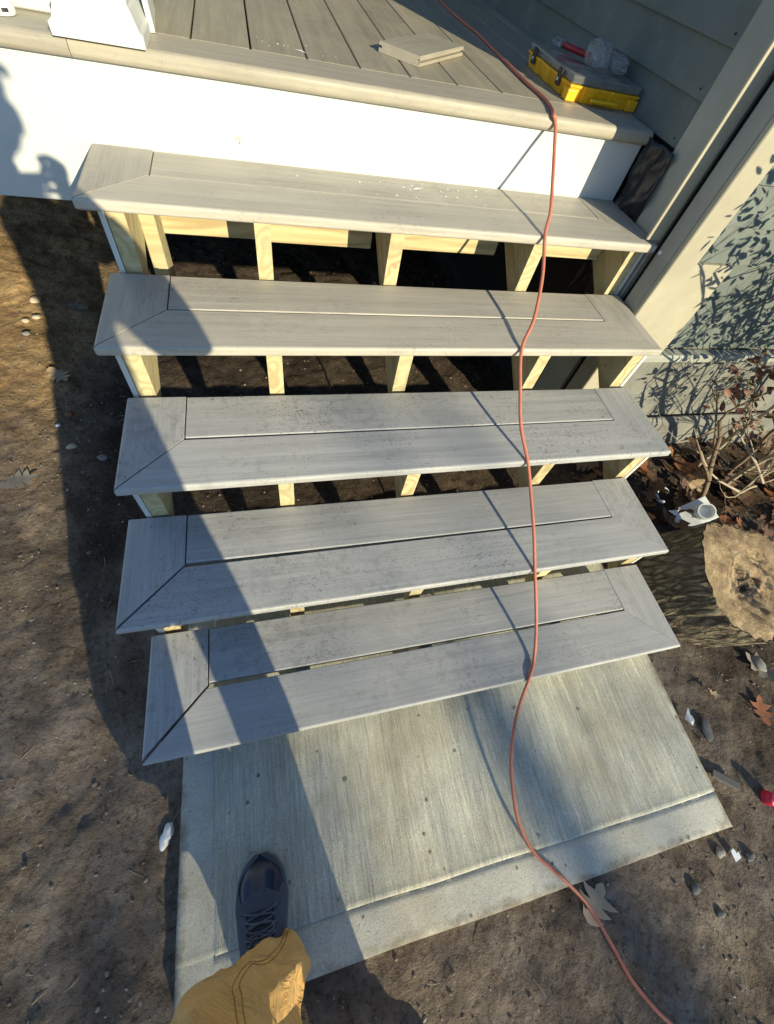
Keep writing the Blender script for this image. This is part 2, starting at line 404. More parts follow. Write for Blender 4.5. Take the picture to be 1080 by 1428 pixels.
def mat_cutwood():
    t = NT('weathered_cut_wood'); v = t.coord(rand=False)
    sx = t.n('ShaderNodeSeparateXYZ'); t.l(v, sx.inputs[0])
    r2 = t.math('SQRT', t.math('ADD', t.math('POWER', sx.outputs[0], 2.0), t.math('POWER', sx.outputs[1], 2.0)))
    rr = t.math('ADD', r2, t.math('MULTIPLY', t.noise(v, 5, 4), .05))
    ring = t.n('ShaderNodeMath', operation='SINE'); t.l(t.math('MULTIPLY', rr, 420), ring.inputs[0])
    base = t.ramp(t.noise(v, 13, 8, .78), [(.28, (.09, .058, .032)), (.42, (.28, .19, .10)), (.56, (.48, .345, .19)), (.74, (.68, .54, .35))])
    col = t.mix(.18, base, t.ramp(ring.outputs[0], [(0, (.6, .55, .5)), (1, (1.2, 1.2, 1.2))]), 'MULTIPLY')
    rot = t.ramp(t.noise(v, 8.5, 5, .75, .8), [(.50, (0, 0, 0)), (.56, (1, 1, 1))])
    near = t.ramp(r2, [(.07, (1, 1, 1)), (.20, (0, 0, 0))])
    col = t.mix(t.math('MULTIPLY', rot, near), col, (.018, .014, .014))
    moss = t.ramp(t.noise(v, 5, 4, .6), [(.55, (0, 0, 0)), (.7, (.6, .6, .6))])
    col = t.mix(moss, col, (.20, .17, .085))
    return t.out(col, .85, t.bump(t.noise(v, 45, 7, .8), 1.0, .016))
M['cutwood'] = mat_cutwood()
M['twig'] = mat_simple('pale_twig_bark', (.36, .30, .21), .8)
M['stem'] = mat_simple('brown_stem_bark', (.17, .12, .075), .85)
def mat_canvas():
    t = NT('duck_canvas'); v = t.coord(rand=False)
    wv = t.noise(t.coord(scale=(600, 600, 140), rand=False), 1, 2)
    col = t.ramp(t.noise(v, 7, 5, .6), [(.3, (.74, .40, .10)), (.7, (.88, .53, .17))])
    col = t.mix(.25, col, t.ramp(wv, [(.3, (.7, .7, .7)), (.7, (1.2, 1.2, 1.2))]), 'MULTIPLY')
    cr = t.noise(t.coord(scale=(9, 9, 22), rand=False), 1, 5, .6, 1.2); cr2 = t.math('ABSOLUTE', t.math('SUBTRACT', cr, .5))
    n0 = t.bump(cr2, .9, .035); n0 = t.bump(t.noise(v, 38, 4, .6, .8), .6, .006, n0)
    return t.out(col, .85, t.bump(wv, .3, .0008, n0), Sheen_Weight=.15)
M['canvas'] = mat_canvas()
M['seam'] = mat_simple('canvas_seam', (.36, .20, .06), .9)
M['jacket'] = mat_simple('dark_jacket_cloth', (.05, .055, .065), .9)
M['skin'] = mat_simple('skin', (.55, .34, .25), .5)
M['hair'] = mat_simple('dark_hair', (.05, .035, .025), .6)
M['shoe_navy'] = mat_simple('navy_toe_leather', (.010, .018, .045), .22)
M['shoe_suede'] = mat_simple('slate_suede', (.060, .072, .10), .9)
M['shoe_sole'] = mat_simple('grey_rubber_sole', (.19, .195, .205), .7)
M['lace'] = mat_simple('dark_lace', (.10, .115, .15), .85)

# ------------------------------------------------------------------ ground
def gz(x, y):
    x = np.asarray(x, float); y = np.asarray(y, float)
    z = -.035 + .035 * fbm(x, y, 1.6, 3, 1) + .034 * fbm(x, y, 6, 4, 3) + .017 * fbm(x, y, 26, 4, 7)
    z = z + .11 * sstep(.45, 1.15, y) * sstep(1.6, 2.0, x)
    # the soil laps low along the slab edges
    dx = np.maximum(np.maximum(.045 - x, x - 1.575), 0); dy = np.maximum(-.495 - y, 0)
    d = np.sqrt(dx * dx + dy * dy)
    near = (1 - sstep(.0, .09, d)) * (y < .55)
    z = z * (1 - near) + near * np.minimum(z, -.030 + .05 * (fbm(x, y, 5, 3, 77) + .12))
    inside = (x > .055) & (x < 1.565) & (y > -.485) & (y < .53)
    z = np.where(inside, -.09, z)
    far = sstep(3.5, 6, np.hypot(x - .5, y - .5))
    return z * (1 - far) + far * (-.04)
def build_ground():
    fine_x = np.arange(-1.25, 2.95, .0115); fine_y = np.arange(-1.15, 3.1, .0115)
    def ext(a):
        lo = [a[0] - s for s in (.1, .3, .6, 1.2, 2.5, 5, 10, 20, 45, 90)][::-1]; hi = [a[-1] + s for s in (.1, .3, .6, 1.2, 2.5, 5, 10, 20, 45, 90)]
        return np.concatenate([lo, a, hi])
    xs = ext(fine_x); ys = ext(fine_y)
    X, Y = np.meshgrid(xs, ys, indexing='ij'); Z = gz(X, Y)
    co = np.stack([X, Y, Z], -1).reshape(-1, 3); nx, ny = len(xs), len(ys)
    i, j = np.meshgrid(np.arange(nx - 1), np.arange(ny - 1), indexing='ij')
    a = (i * ny + j).ravel(); quads = np.stack([a, a + ny, a + ny + 1, a + 1], -1)
    me = bpy.data.meshes.new('ground')
    me.vertices.add(len(co)); me.vertices.foreach_set('co', co.ravel())
    me.loops.add(quads.size); me.loops.foreach_set('vertex_index', quads.ravel())
    me.polygons.add(len(quads)); me.polygons.foreach_set('loop_start', np.arange(0, quads.size, 4))
    me.polygons.foreach_set('use_smooth', np.ones(len(quads), bool))
    me.update(calc_edges=True); me.validate()
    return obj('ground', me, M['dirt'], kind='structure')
build_ground()

# ------------------------------------------------------------------ concrete slab
def build_slab():
    x0, x1, y0, y1, top = .045, 1.575, -.495, .54, .015
    xs = np.unique(np.round(np.concatenate([[x0, x0 + .002, x0 + .006, x0 + .012], np.arange(x0 + .02, x1 - .02, .014), [.122, .125, .128, .131], [x1 - .012, x1 - .006, x1 - .002, x1]]), 4))
    ys = np.unique(np.round(np.concatenate([[y0, y0 + .002, y0 + .006, y0 + .012], np.arange(y0 + .02, y1, .014), [-.408, -.405, -.402, -.399], [y1]]), 4))
    X, Y = np.meshgrid(xs, ys, indexing='ij')
    wobx = .010 * fbm(Y, Y * 0, 3, 3, 21) ; woby = .014 * fbm(X, X * 0, 3, 3, 25)
    Xw = X + wobx * (np.abs(X - .125) < .03); Yw = Y + woby * (np.abs(Y + .403) < .03)
    e = np.minimum.reduce([X - x0, x1 - X, Y - y0])
    rnd = np.where(e < .012, .012 - np.sqrt(np.maximum(.012 ** 2 - (.012 - e) ** 2, 0)), 0)
    Z = top + .006 * fbm(X, Y, 1.5, 3, 31) + .0025 * fbm(X, Y, 22, 3, 33) - rnd
    gr = .004 * np.exp(-((X - .1265) / .0025) ** 2) * (Y > -.403) + .0045 * np.exp(-((Y + .4035) / .0025) ** 2) * (X > .125)
    lip = .0022 * np.exp(-((X - .132) / .003) ** 2) + .0022 * np.exp(-((Y + .397) / .003) ** 2)
    band = .002 * ((X < .125) | (Y < -.403))
    Z = Z - gr + lip - band
    # slightly uneven formed edges
    Xw = Xw + np.where(np.abs(X - x0) < .013, .006 * fbm(Y, Y * 0, 4, 3, 41), 0) + np.where(np.abs(X - x1) < .013, .008 * fbm(Y, Y * 0, 4, 3, 43), 0)
    Yw = Yw + np.where(np.abs(Y - y0) < .013, .006 * fbm(X, X * 0, 4, 3, 47), 0)
    nx, ny = X.shape
    co = np.stack([Xw, Yw, Z], -1).reshape(-1, 3).tolist()
    faces = [(i * ny + j, (i + 1) * ny + j, (i + 1) * ny + j + 1, i * ny + j + 1) for i in range(nx - 1) for j in range(ny - 1)]
    def skirt(idx, flip):
        base = len(co)
        for k in idx: p = co[k]; co.append([p[0], p[1], -.085])
        for q in range(len(idx) - 1):
            f = (idx[q], idx[q + 1], base + q + 1, base + q); faces.append(f[::-1] if flip else f)
    skirt([j for j in range(ny)], False); skirt([(nx - 1) * ny + j for j in range(ny)], True)
    skirt([i * ny for i in range(nx)], True); skirt([i * ny + ny - 1 for i in range(nx)], False)
    o = obj('concrete_slab', mesh_from(co, faces, smooth=True), M['concrete'])
    tag(o, 'broom-finished grey concrete landing slab at the foot of the steps', 'concrete slab')
build_slab()

# ------------------------------------------------------------------ stairs
TREADS = [(0.000, 1.554, 0.000, .185), (-.025, 1.531, .2607, .350), (.004, 1.556, .5187, .5217), (-.0056, 1.5447, .7835, .690), (-.0148, 1.5432, 1.0471, .862)]
BW, GAP, TH = .140, .005, .025
stairs = thing('porch_stairs', 'open-riser porch steps with five grey composite treads on yellow wood stringers', 'stairs')
def build_treads():
    SK = [.0060, .0042, .0016, .0008, 0.0]       # front board swung out at its left end on the two lowest treads
    prof_f = round_profile(0, BW, -TH, 0, .0072, .0015); prof_b = round_profile(0, BW, -TH, 0, .0025, .0025, 2, 2)
    for k, (xl, xr, yf, z) in enumerate(TREADS):
        W = xr - xl; TM = M['tread_top'] if k > 2 else M['tread']
        me = prism(prof_f, lambda y: y + .0012, lambda y: W - y - .0008)
        o = obj('front_board', me, TM, stairs)
        a = SK[k]
        o.location = (xl + W * 0, yf, z)
        if a:                                     # pivot about the right end
            o.rotation_euler = (0, 0, math.asin(a)); o.location = (xl + W - W * math.cos(a), yf - W * a, z)
        wb = W - 2 * BW - .005
        me = prism(prof_b, lambda y: 0.0, lambda y: wb)
        g = GAP if k < 4 else .0025
        obj('back_board', me, TM, stairs, (xl + BW + .0035, yf + BW + g, z - (.001 if k == 4 else 0)), (0, 0, [-.0008, -.0006, 0, .0004, .0004][k]))
        L = 2 * BW + g
        me = prism(prof_f, lambda y: -L, lambda y: -y - .0008)
        obj('return_board', me, TM, stairs, (xl, yf, z + .0006), (0, 0, R(-90)))
        me = prism(prof_f, lambda y: y + .0008, lambda y: L)
        obj('return_board', me, TM, stairs, (xr, yf, z + .0004), (0, 0, R(90)))
build_treads()
def saw(front_in, drop, top_y):
    """sawtooth stringer outline in (y, z)"""
    P = []
    for k, (xl, xr, yf, z) in enumerate(TREADS):
        y0 = yf + front_in; zb = z - TH - .001
        zprev = TREADS[k - 1][3] - TH - .001 if k else .016
        P += [(y0, zprev), (y0, zb)]
    P.append((top_y, P[-1][1]))
    # lower edge parallel to the slope
    s = (TREADS[4][3] - TREADS[0][3]) / (TREADS[4][2] - TREADS[0][2])
    yb = TREADS[0][2] + front_in
    zt = P[-1][1]
    P.append((top_y, .16 + s * (top_y - yb) - drop)); y_end = yb + (drop - .16 + .016) / s
    P.append((max(y_end, yb + .12), .016))
    return P
def build_stringers():
    pr = saw(.035, .20, 1.325)
    for x in (.032, .358, .712, 1.150, 1.492):
        me = prism(pr, lambda y: 0, lambda y: .039)
        obj('stringer', me, M['lumber_d'], stairs, (x, 0, 0))
    pr = saw(.0335, .22, 1.330)
    for x in (.0175, 1.533):
        obj('skirt_board', prism(pr, lambda y: 0, lambda y: .0125), M['white'], stairs, (x, 0, 0))
    def blk(x0, x1, y0, y1, z0, z1): obj('blocking', box(0, x1 - x0, 0, y1 - y0, 0, z1 - z0, .002), M['lumber_x'], stairs, (x0, y0, z0))
    zt = .862 - TH - .001
    blk(.0715, .3575, 1.287, 1.325, .685, zt); blk(.3975, .7115, 1.287, 1.325, .680, zt); blk(.7515, 1.1495, 1.287, 1.325, .685, zt); blk(1.1895, 1.4915, 1.20, 1.238, .735, zt)
    zt = .690 - TH - .001
    blk(.0715, .3575, .84, .878, .632, zt); blk(1.1895, 1.4915, .84, .878, .632, zt)
    blk(.0715, .3575, .60, .638, .452, .495); blk(1.1895, 1.4915, .60, .638, .452, .495)
    blk(.0715, .1095, 1.20, 1.2865, .45, .834)
build_stringers()

# ------------------------------------------------------------------ porch deck
DZ = 1.046
deck = thing('porch_deck', 'grey-brown composite porch deck with wide white fascia above the steps', 'porch deck')
def build_deck():
    prof = round_profile(0, .1415, -TH, 0, .0022, .0022, 2, 2)
    # local x runs along world -y .. board width along x
    x = .250 - .1393 * 13
    k = 0
    while x < 1.55:
        w = min(.1345, 1.560 - x - .003)
        if w > .03:
            me = prism(round_profile(0, w, -TH, 0, .0022, .0022, 2, 2), lambda y: -2.6, lambda y: 0)
            # rotate -90: local X -> world -Y, local Y -> world +X ; extends to +y from y=1.53
            obj('deck_board', me, M['deck'], deck, (x + .0025, 1.457, DZ), (0, 0, R(-90)))
        x += .1393; k += 1
    nose = round_profile(0, .1385, -.034, 0, .0125, .002, 6)
    obj('nosing_board', prism(nose, lambda y: 0, lambda y: 1.532), M['nosing'], deck, (.012, 1.316, DZ))
    obj('nosing_board', prism(nose, lambda y: -1.9, lambda y: 0), M['nosing'], deck, (.0105, 1.316, DZ))
    obj('fascia_board', box(-1.88, 1.540, 0, .019, .728, 1.0108, .0015), M['white'], deck, (0, 1.336, 0))
    obj('rim_joist', box(-1.88, 1.538, 0, .038, .735, 1.011, .002), M['lumber_x'], deck, (0, 1.3565, 0))
    for xj in (-1.4, -1.0, -.6, -.2, .2, .6, 1.0, 1.4):
        obj('joist', box(0, 2.6, 0, .038, 0, .235, .002), M['lumber_x'], deck, (xj, 1.396, .775), (0, 0, R(90)))
build_deck()
def build_fascia_marks():
    f = [o for o in deck.children if o.name.startswith('fascia_board')][0]
    bm = bmesh.new()
    for x, z, a, L in ((0, 0, 62, .018), (.006, -.002, 96, .020), (.012, 0, 128, .018), (.006, -.010, 92, .009), (.003, -.011, 20, .010)):
        dx, dz = math.cos(R(a)) * L / 2, math.sin(R(a)) * L / 2; w = .0012; px, pz = -math.sin(R(a)) * w, math.cos(R(a)) * w
        vv = [bm.verts.new(p) for p in ((x - dx, 0, z - dz), (x + px, 0, z + pz), (x + dx, 0, z + dz), (x - px, 0, z - pz))]; bm.faces.new(vv)
    obj('mud_smudge', bm_mesh(bm), M['smudge'], f, (.335, -.0006, .905))
    # PVC shavings left by the saw on the top tread and the deck
    for name, label, n, x0, x1, y0, y1, z in (('shavings', 'white plastic saw shavings scattered on the top step', 60, .62, 1.10, 1.195, 1.30, .862), ('shavings', 'few white plastic saw shavings on the deck boards', 14, .44, .60, 1.50, 1.58, DZ)):
        bm = bmesh.new()
        for k in range(n):
            c = Vector((random.gauss((x0 + x1) / 2, (x1 - x0) / 3.2), random.uniform(y0, y1), z + .0008)); a = random.random() * 6.28; L = random.uniform(.0012, .005); w = L * .4
            if k == 0: L, w = .018, .006
            d = Vector((math.cos(a) * L, math.sin(a) * L, 0)); e = Vector((-math.sin(a) * w, math.cos(a) * w, .0012))
            vv = [bm.verts.new(p) for p in (c - d, c + e, c + d, c - e * .6 + Vector((0, 0, .001)))]; bm.faces.new(vv)
        o = obj(name, bm_mesh(bm), M['plastic_white'], kind='stuff'); tag(o, label, 'shavings')
build_fascia_marks()

# ------------------------------------------------------------------ house wall
house = thing('house', 'grey-green clapboard house corner with cream corner trim right of the steps', 'house')
def clap(name, x0, x1, z0, h, mat, parent, loc, rotz):
    """lap siding board: local x along the length, front face towards local -y, bottom edge proud"""
    pr = [(-.016, 0), (-.004, h + .012), (.0, h + .012), (.0, 0)]
    me = prism(pr, lambda y: x0, lambda y: x1)
    return obj(name, me, mat, parent, loc, rotz)
def build_house():
    # wall facing the porch (towards -x)
    z = 1.040
    for k in range(20):
        clap('siding_board', -3.2, -1.2215, 0, .0995, M['siding'], house, (1.578, 0, z), (0, 0, R(-90))); z += .0995
    top = z
    obj('sheathing', box(1.580, 1.66, 1.02, 4.2, .02, top, 0), M['black_film'], house)
    obj('corner_board', box(1.556, 1.5795, 1.0775, 1.2205, .05, top, .0025), M['trim'], house)
    obj('edge_strip', box(1.5050, 1.5555, 1.0640, 1.0720, .868, top, .001), M['cream'], house)
    obj('corner_board', box(1.552, 1.5795, .9820, 1.0450, .05, top, .003), M['trim'], house)
    obj('trim_board', box(1.551, 1.640, .9625, .9815, .03, top, .003), M['cream'], house)
    # wall facing the yard
    z = .8555
    for k in range(22):
        clap('siding_board', 1.6405, 6.5, 0, .0995, M['siding'], house, (0, .9985, z), (0, 0, 0)); z += .0995
    z = .5520
    for k in range(3):
        clap('siding_board', 1.7985, 6.5, 0, .0995, M['siding'], house, (0, .9985, z), (0, 0, 0)); z += .0995
    obj('trim_board', box(1.6405, 1.7980, .9695, .9975, .539, .8535, .003), M['cream'], house)
    obj('sheathing', box(1.6405, 6.5, 1.0000, 1.08, .02, top, 0), M['found'], house)
    obj('water_table', box(1.650, 6.5, .948, .9965, .505, .537, .006), M['trim'], house)
    obj('foundation', box(1.650, 6.5, .963, .9965, -.3, .503, .004), M['found'], house)
    obj('footing', box(1.67, 6.5, .915, .962, -.3, .215, .02), M['found'], house)
    obj('foundation', box(-2.2, 1.57, 4.0, 4.2, -.3, 1.0, 0), M['found'], house)
    obj('wall', box(-2.2, 1.57, 4.135, 4.25, 1.0, top, 0), M['siding'], house)
    bm = bmesh.new(); bmesh.ops.create_cone(bm, cap_ends=True, segments=12, radius1=.006, radius2=.005, depth=.004)
    obj('screw_cap', bm_mesh(bm, smooth=False), M['plastic_white'], house, (1.5505, 1.032, .85), (0, R(-90), 0))
    for y, z_ in ((1.25, 1.056), (1.26, 1.158), (1.25, 1.26)):
        bm = bmesh.new(); bmesh.ops.create_cone(bm, cap_ends=True, segments=8, radius1=.0025, radius2=.002, depth=.004)
        obj('nail_head', bm_mesh(bm), M['black'], house, (1.5625, y, z_), (0, R(-90), 0))
build_house()
def build_flap():
    n, m = 26, 40
    V = []; F = []
    for i in range(n):
        for j in range(m):
            s = i / (n - 1); t = j / (m - 1)
            y = 1.325 - .125 * s; x = 1.546 + .009 * s; z = .50 + .535 * t
            c = max(0, .012 + .05 * fbm(np.array(s * 1.2 + t * 2.6), np.array(t * 5.0 - s * 2.0), 1.7, 4, 55) + .012 * (1 - abs(math.sin(2.6 * s - 11 * t + 2 * math.sin(4 * t)))) ** 3)
            V.append((x - float(c) * .8, y - float(c) * .4, z))
    for i in range(n - 1):
        for j in range(m - 1): F.append((i * m + j, (i + 1) * m + j, (i + 1) * m + j + 1, i * m + j + 1))
    o = obj('tar_paper', mesh_from(V, F, smooth=True), M['black_film'])
    so = o.modifiers.new('thick', 'SOLIDIFY'); so.thickness = .0015
    tag(o, 'crumpled black tar paper flap stuffed between white fascia and corner board', 'tar paper')
build_flap()

# ------------------------------------------------------------------ newel post and white things, top left
def build_post():
    cx, cy = .079, 1.394
    p = thing('newel_post', 'white newel post with flared base trim on the deck edge', 'post', (cx, cy, DZ))
    obj('shaft', box(-.058, .058, -.058, .058, 0, 1.05, .004), M['white'], p)
    for rz in range(4):
        # flared skirt side, mitred
        pr = [(-.088, .0008), (-.088, .020), (-.081, .025), (-.070, .052), (-.0665, .056), (-.0665, .066), (-.0585, .073), (-.0585, .0008)]
        me = prism(pr, lambda y: y + .0004, lambda y: -y - .0004)
        obj('base_trim', me, M['white'], p, None, (0, 0, R(90 * rz)))
    obj('cap', box(-.075, .075, -.075, .075, 1.05, 1.09, .01, 2), M['white'], p)
    w = obj('trim_offcut', box(0, .012, 0, .20, 0, .40, .001), M['white'], None, (.1645, 1.44, DZ + .001), (0, R(-4), R(4)))
    tag(w, 'thin white trim board standing against the newel post', 'trim board')
    r = thing('porch_railing', 'white railing bottom running left from the newel post', 'railing', (-.006, 1.45, DZ))
    obj('bottom_rail', box(-1.8, 0, 0, .05, .0015, .07, .003), M['white'], r)
    for k in range(8): obj('baluster', box(-.02, .02, .006, .046, .0705, .90, .002), M['white'], r, (-.13 - .12 * k, 0, 0))
    obj('top_rail', box(-1.8, .0, -.01, .06, .9005, .95, .004), M['white'], r)
    c = thing('caulk_tube', 'white caulk tube standing on the nosing at the far left', 'caulk tube', (-.116, 1.402, DZ))
    bm = bmesh.new(); pts = [Vector((0, 0, z)) for z in (.0005, .002, .006, .21, .216)]; tube_bm(bm, pts, [.0235, .0255, .026, .026, .0245], 28)
    obj('tube', bm_mesh(bm, smooth=True), M['plastic_white'], c)
    bm = bmesh.new(); tube_bm(bm, [Vector((0, 0, z)) for z in (.2165, .222, .30)], [.014, .012, .003], 16)
    obj('nozzle', bm_mesh(bm, smooth=True), M['plastic_white'], c)
    for a in (-95, -82, -68, -60, -50):
        obj('print_mark', box(-.0022, .0022, -.0004, .0004, -.003, .003, 0), M['black'], c, (.0262 * math.cos(R(a)), .0262 * math.sin(R(a)), .010), (0, 0, R(a + 90)))
build_post()

# ------------------------------------------------------------------ composite offcut on the deck
def build_offcut():
    L, W, T = .305, .138, .0225
    g = .0045
    pr = [(0, .002), (.002, 0), (W - .002, 0), (W, .002), (W, .009), (W - .010, .009), (W - .010, .0145), (W, .0145), (W, T - .003), (W - .003, T), (.003, T), (0, T - .003), (0, .0145), (.010, .0145), (.010, .009), (0, .009)]
    me = prism(pr, lambda y: 0, lambda y: L)
    o = obj('board_offcut', me, M['nosing'], None, (.857, 1.555, DZ + .0008), (0, 0, math.atan2(.238, .216)))
    tag(o, 'short grooved offcut of composite decking lying askew on the porch deck', 'board offcut')
build_offcut()

# ------------------------------------------------------------------ organiser case
def build_case():
    c = thing('organizer_case', 'yellow parts organizer case with clear lid and black latches beside the siding', 'tool case', (1.310, 1.483, DZ), rot=(0, 0, R(-1)))
    W, L, H = .248, .356, .031
    # tray walls with ribbed outline
    def ribbed(inset, amp):
        P = []
        def side(a, b, n):
            a = Vector(a); b = Vector(b); d = b - a; nrm = Vector((d.y, -d.x)).normalized()
            for i in range(n):
                t0 = i / n
                off = amp if i % 2 else 0
                P.append(a + d * (t0 + .004) + nrm * off); P.append(a + d * (t0 + 1 / n - .004) + nrm * off)
        i_ = inset
        side((i_, i_), (W - i_, i_), 5); side((W - i_, i_), (W - i_, L - i_), 7); side((W - i_, L - i_), (i_, L - i_), 5); side((i_, L - i_), (i_, i_), 7)
        return P
    bm = bmesh.new()
    lo = ribbed(.010, .006); hi = ribbed(.004, .006); lip = ribbed(.0, .004); inn = ribbed(.012, .0)
    rings = []
    for P, z in ((lo, .001), (hi, H), (lip, H + .0005), (lip, H + .006), (inn, H + .006), (inn, .006)):
        rings.append([bm.verts.new((p.x, p.y, z)) for p in P])
    n = len(lo)
    for a, b in zip(rings[:-1], rings[1:]):
        for i in range(n): bm.faces.new((a[i], a[(i + 1) % n], b[(i + 1) % n], b[i]))
    bm.faces.new(rings[0][::-1]); bm.faces.new(rings[-1])
    obj('tray', bm_mesh(bm), M['yellow'], c)
    for i in range(1, 4): obj('divider', box(.012, W - .012, L * i / 4 - .001, L * i / 4 + .001, .0065, H - .002, 0), M['yellow'], c)
    obj('divider', box(W / 2 - .001, W / 2 + .001, .013, L / 4 - .0015, .0065, H - .003, 0), M['yellow'], c)
    for i in range(46):
        a = random.random() * 6.28
        bm = bmesh.new(); tube_bm(bm, [Vector((-.012, 0, 0)), Vector((.012, 0, 0))], .0016, 5)
        obj('screw', bm_mesh(bm), M['steel'] if i % 3 else M['black'], c, (random.uniform(.03, W - .03), random.uniform(.03, L - .03), .010 + random.random() * .016), (0, random.uniform(-.5, .5), a)) if i < 30 else bm.free() or None
    # clear lid : shell with a raised centre
    bm = box_bm(.002, W - .002, .002, L - .002, H + .0068, H + .026, .005, 2)
    me = bm_mesh(bm); o = obj('lid', me, M['clear'], c)
    so = o.modifiers.new('shell', 'SOLIDIFY'); so.thickness = .0018; so.offset = -1
    obj('lid_rib', box(.02, W - .02, L * .33, L * .33 + .006, H + .0262, H + .030, .001), M['clear'], c)
    obj('lid_rib', box(.02, W - .02, L * .66, L * .66 + .006, H + .0262, H + .030, .001), M['clear'], c)
    # latches on the long side facing left and handle on the short side
    for y in (.075, .285):
        l = obj('latch', box(-.010, -.0035, y - .013, y + .013, H - .014, H + .024, .002), M['black'], c)
        obj('latch_tab', box(-.0115, -.0102, y - .004, y + .004, H - .004, H + .003, .0004), M['plastic_white'], l)
    obj('corner_foot', box(-.004, .03, -.004, .028, .0008, H * .9, .004, 2), M['yellow'], c)
    obj('corner_foot', box(W - .034, W + .002, -.004, .028, .0008, H * .9, .004, 2), M['yellow'], c)
    obj('handle', box(W * .3, W * .7, -.020, -.0065, H * .25, H * .6, .005, 2), M['yellow'], c)
    top = DZ + H + .031
    # red marker, clear bags on the lid
    m = thing('red_marker', 'dark red marker lying on the clear lid of the case', 'marker', (1.430, 1.73, top + .0085), rot=(0, 0, R(-62)))
    bm = bmesh.new(); tube_bm(bm, [Vector((x, 0, 0)) for x in (-.062, -.06, .025, .026)], [.006, .008, .008, .007], 14); obj('barrel', bm_mesh(bm, smooth=True), M['red'], m)
    bm = bmesh.new(); tube_bm(bm, [Vector((x, 0, 0)) for x in (.0265, .06, .062)], [.0086, .0082, .006], 14); obj('cap', bm_mesh(bm, smooth=True), M['red'], m)
    def bag(name, label, loc, size, rz, seed):
        bm = bmesh.new(); bmesh.ops.create_icosphere(bm, subdivisions=4, radius=1)
        for v in bm.verts:
            p = v.co.copy(); nn = float(fbm(np.array(p.x * 1.3 + p.z + 5), np.array(p.y * 1.4 - p.z * .7 + 5), 2.2, 3, seed))
            nn2 = abs(float(fbm(np.array(p.x + p.y * .3 + 3), np.array(p.z + p.y + 3), 5, 2, seed + 3)))
            s = 1 + .5 * nn - .35 * nn2
            q = Vector([math.copysign(abs(t) ** .6, t) for t in p]) * s
            v.co = Vector((q.x * size[0], q.y * size[1], max(q.z, -.85) * size[2] + size[2] * .86))
        o = obj(name, bm_mesh(bm, smooth=False), M['bag'], None, loc, (0, 0, R(rz)))
        so = o.modifiers.new('shell', 'SOLIDIFY'); so.thickness = .0006
        tag(o, label, 'plastic bag'); return o
    bag('plastic_bag', 'crumpled clear plastic bag standing on the organizer case', (1.440, 1.61, top), (.034, .036, .030), 20, 61)
    bag('plastic_bag', 'flatter clear plastic bag between the standing bag and the siding', (1.515, 1.605, top - .002), (.026, .05, .020), -12, 67)
    bag('plastic_bag', 'small clear bag behind the red marker on the case', (1.405, 1.80, top), (.03, .026, .011), 35, 71)
build_case()

# ------------------------------------------------------------------ extension cord
def ray(u, v):
    a = (u - 540) / CAM_F; b = (v - 714) / CAM_F
    return Vector([CAM_R[0][i] * a + CAM_R[1][i] * b + CAM_R[2][i] for i in range(3)])
def onZ(u, v, z): d = ray(u, v); return CAM_C + d * ((z - CAM_C.z) / d.z)
def onY(u, v, y): d = ray(u, v); return CAM_C + d * ((y - CAM_C.y) / d.y)
def build_cord():
    r = .0048
    P = []
    for u, v in ((560, -60), (612, -2), (640, 25), (665, 45), (684, 64), (702, 82), (735, 115), (757, 134)): P.append(onZ(u, v, DZ + r))
    P.append(onZ(768, 148, DZ + r))
    P.append(onZ(773, 160, DZ + r - .001))
    P.append(onY(775, 172, 1.3105))
    def nose(u, v, k):
        yf, tz = TREADS[k][2], TREADS[k][3]
        q = onZ(u, v, tz + .003); q.y = yf - .0015; q.z = tz + .0035; return q
    con = [P[-1], nose(764, 333, 4), nose(730, 490, 3), nose(737, 645, 2), nose(747, 797, 1), nose(738, 947, 0)]
    mids = [[(774, 200), (771, 255), (768, 295)], [(757, 385), (745, 445)], [(726, 540), (727, 595)], [(741, 690), (745, 745)], [(748, 840), (748, 885), (745, 920)]]
    for i in range(5):
        A, B = con[i], con[i + 1]
        for u, v in mids[i]:
            best = None                              # depth on the straight chord between the two contact points
            for k in range(1, 100):
                q = A.lerp(B, k / 100); d = q - CAM_C
                vv = d.dot(d_) / d.dot(f_) * CAM_F + 714
                if best is None or abs(vv - v) < best[0]: best = (abs(vv - v), q.y)
            P.append(onY(u, v, best[1]))
        P.append(B)
    # drop from the lowest tread onto the slab, then over its edge onto the dirt
    for (u, v), z in (((727, 978), .150), ((718, 1012), .112), ((713, 1060), .081), ((716, 1105), .059), ((724, 1148), .039), ((744, 1187), .024), ((768, 1210), .0205), ((788, 1228), .018)): P.append(onZ(u, v, z))
    for (u, v) in ((820, 1262), (850, 1312), (880, 1365), (915, 1408), (940, 1432), (1010, 1500)):
        q = onZ(u, v, -.02); zz = float(gz(q.x, q.y)) + r + .006; P.append(onZ(u, v, zz))
    bm = bmesh.new(); tube_bm(bm, catmull(P, 7), r, 12)
    o = obj('extension_cord', bm_mesh(bm, smooth=True), M['cord'])
    tag(o, 'orange extension cord running down over the steps to the dirt', 'cord')
build_cord()

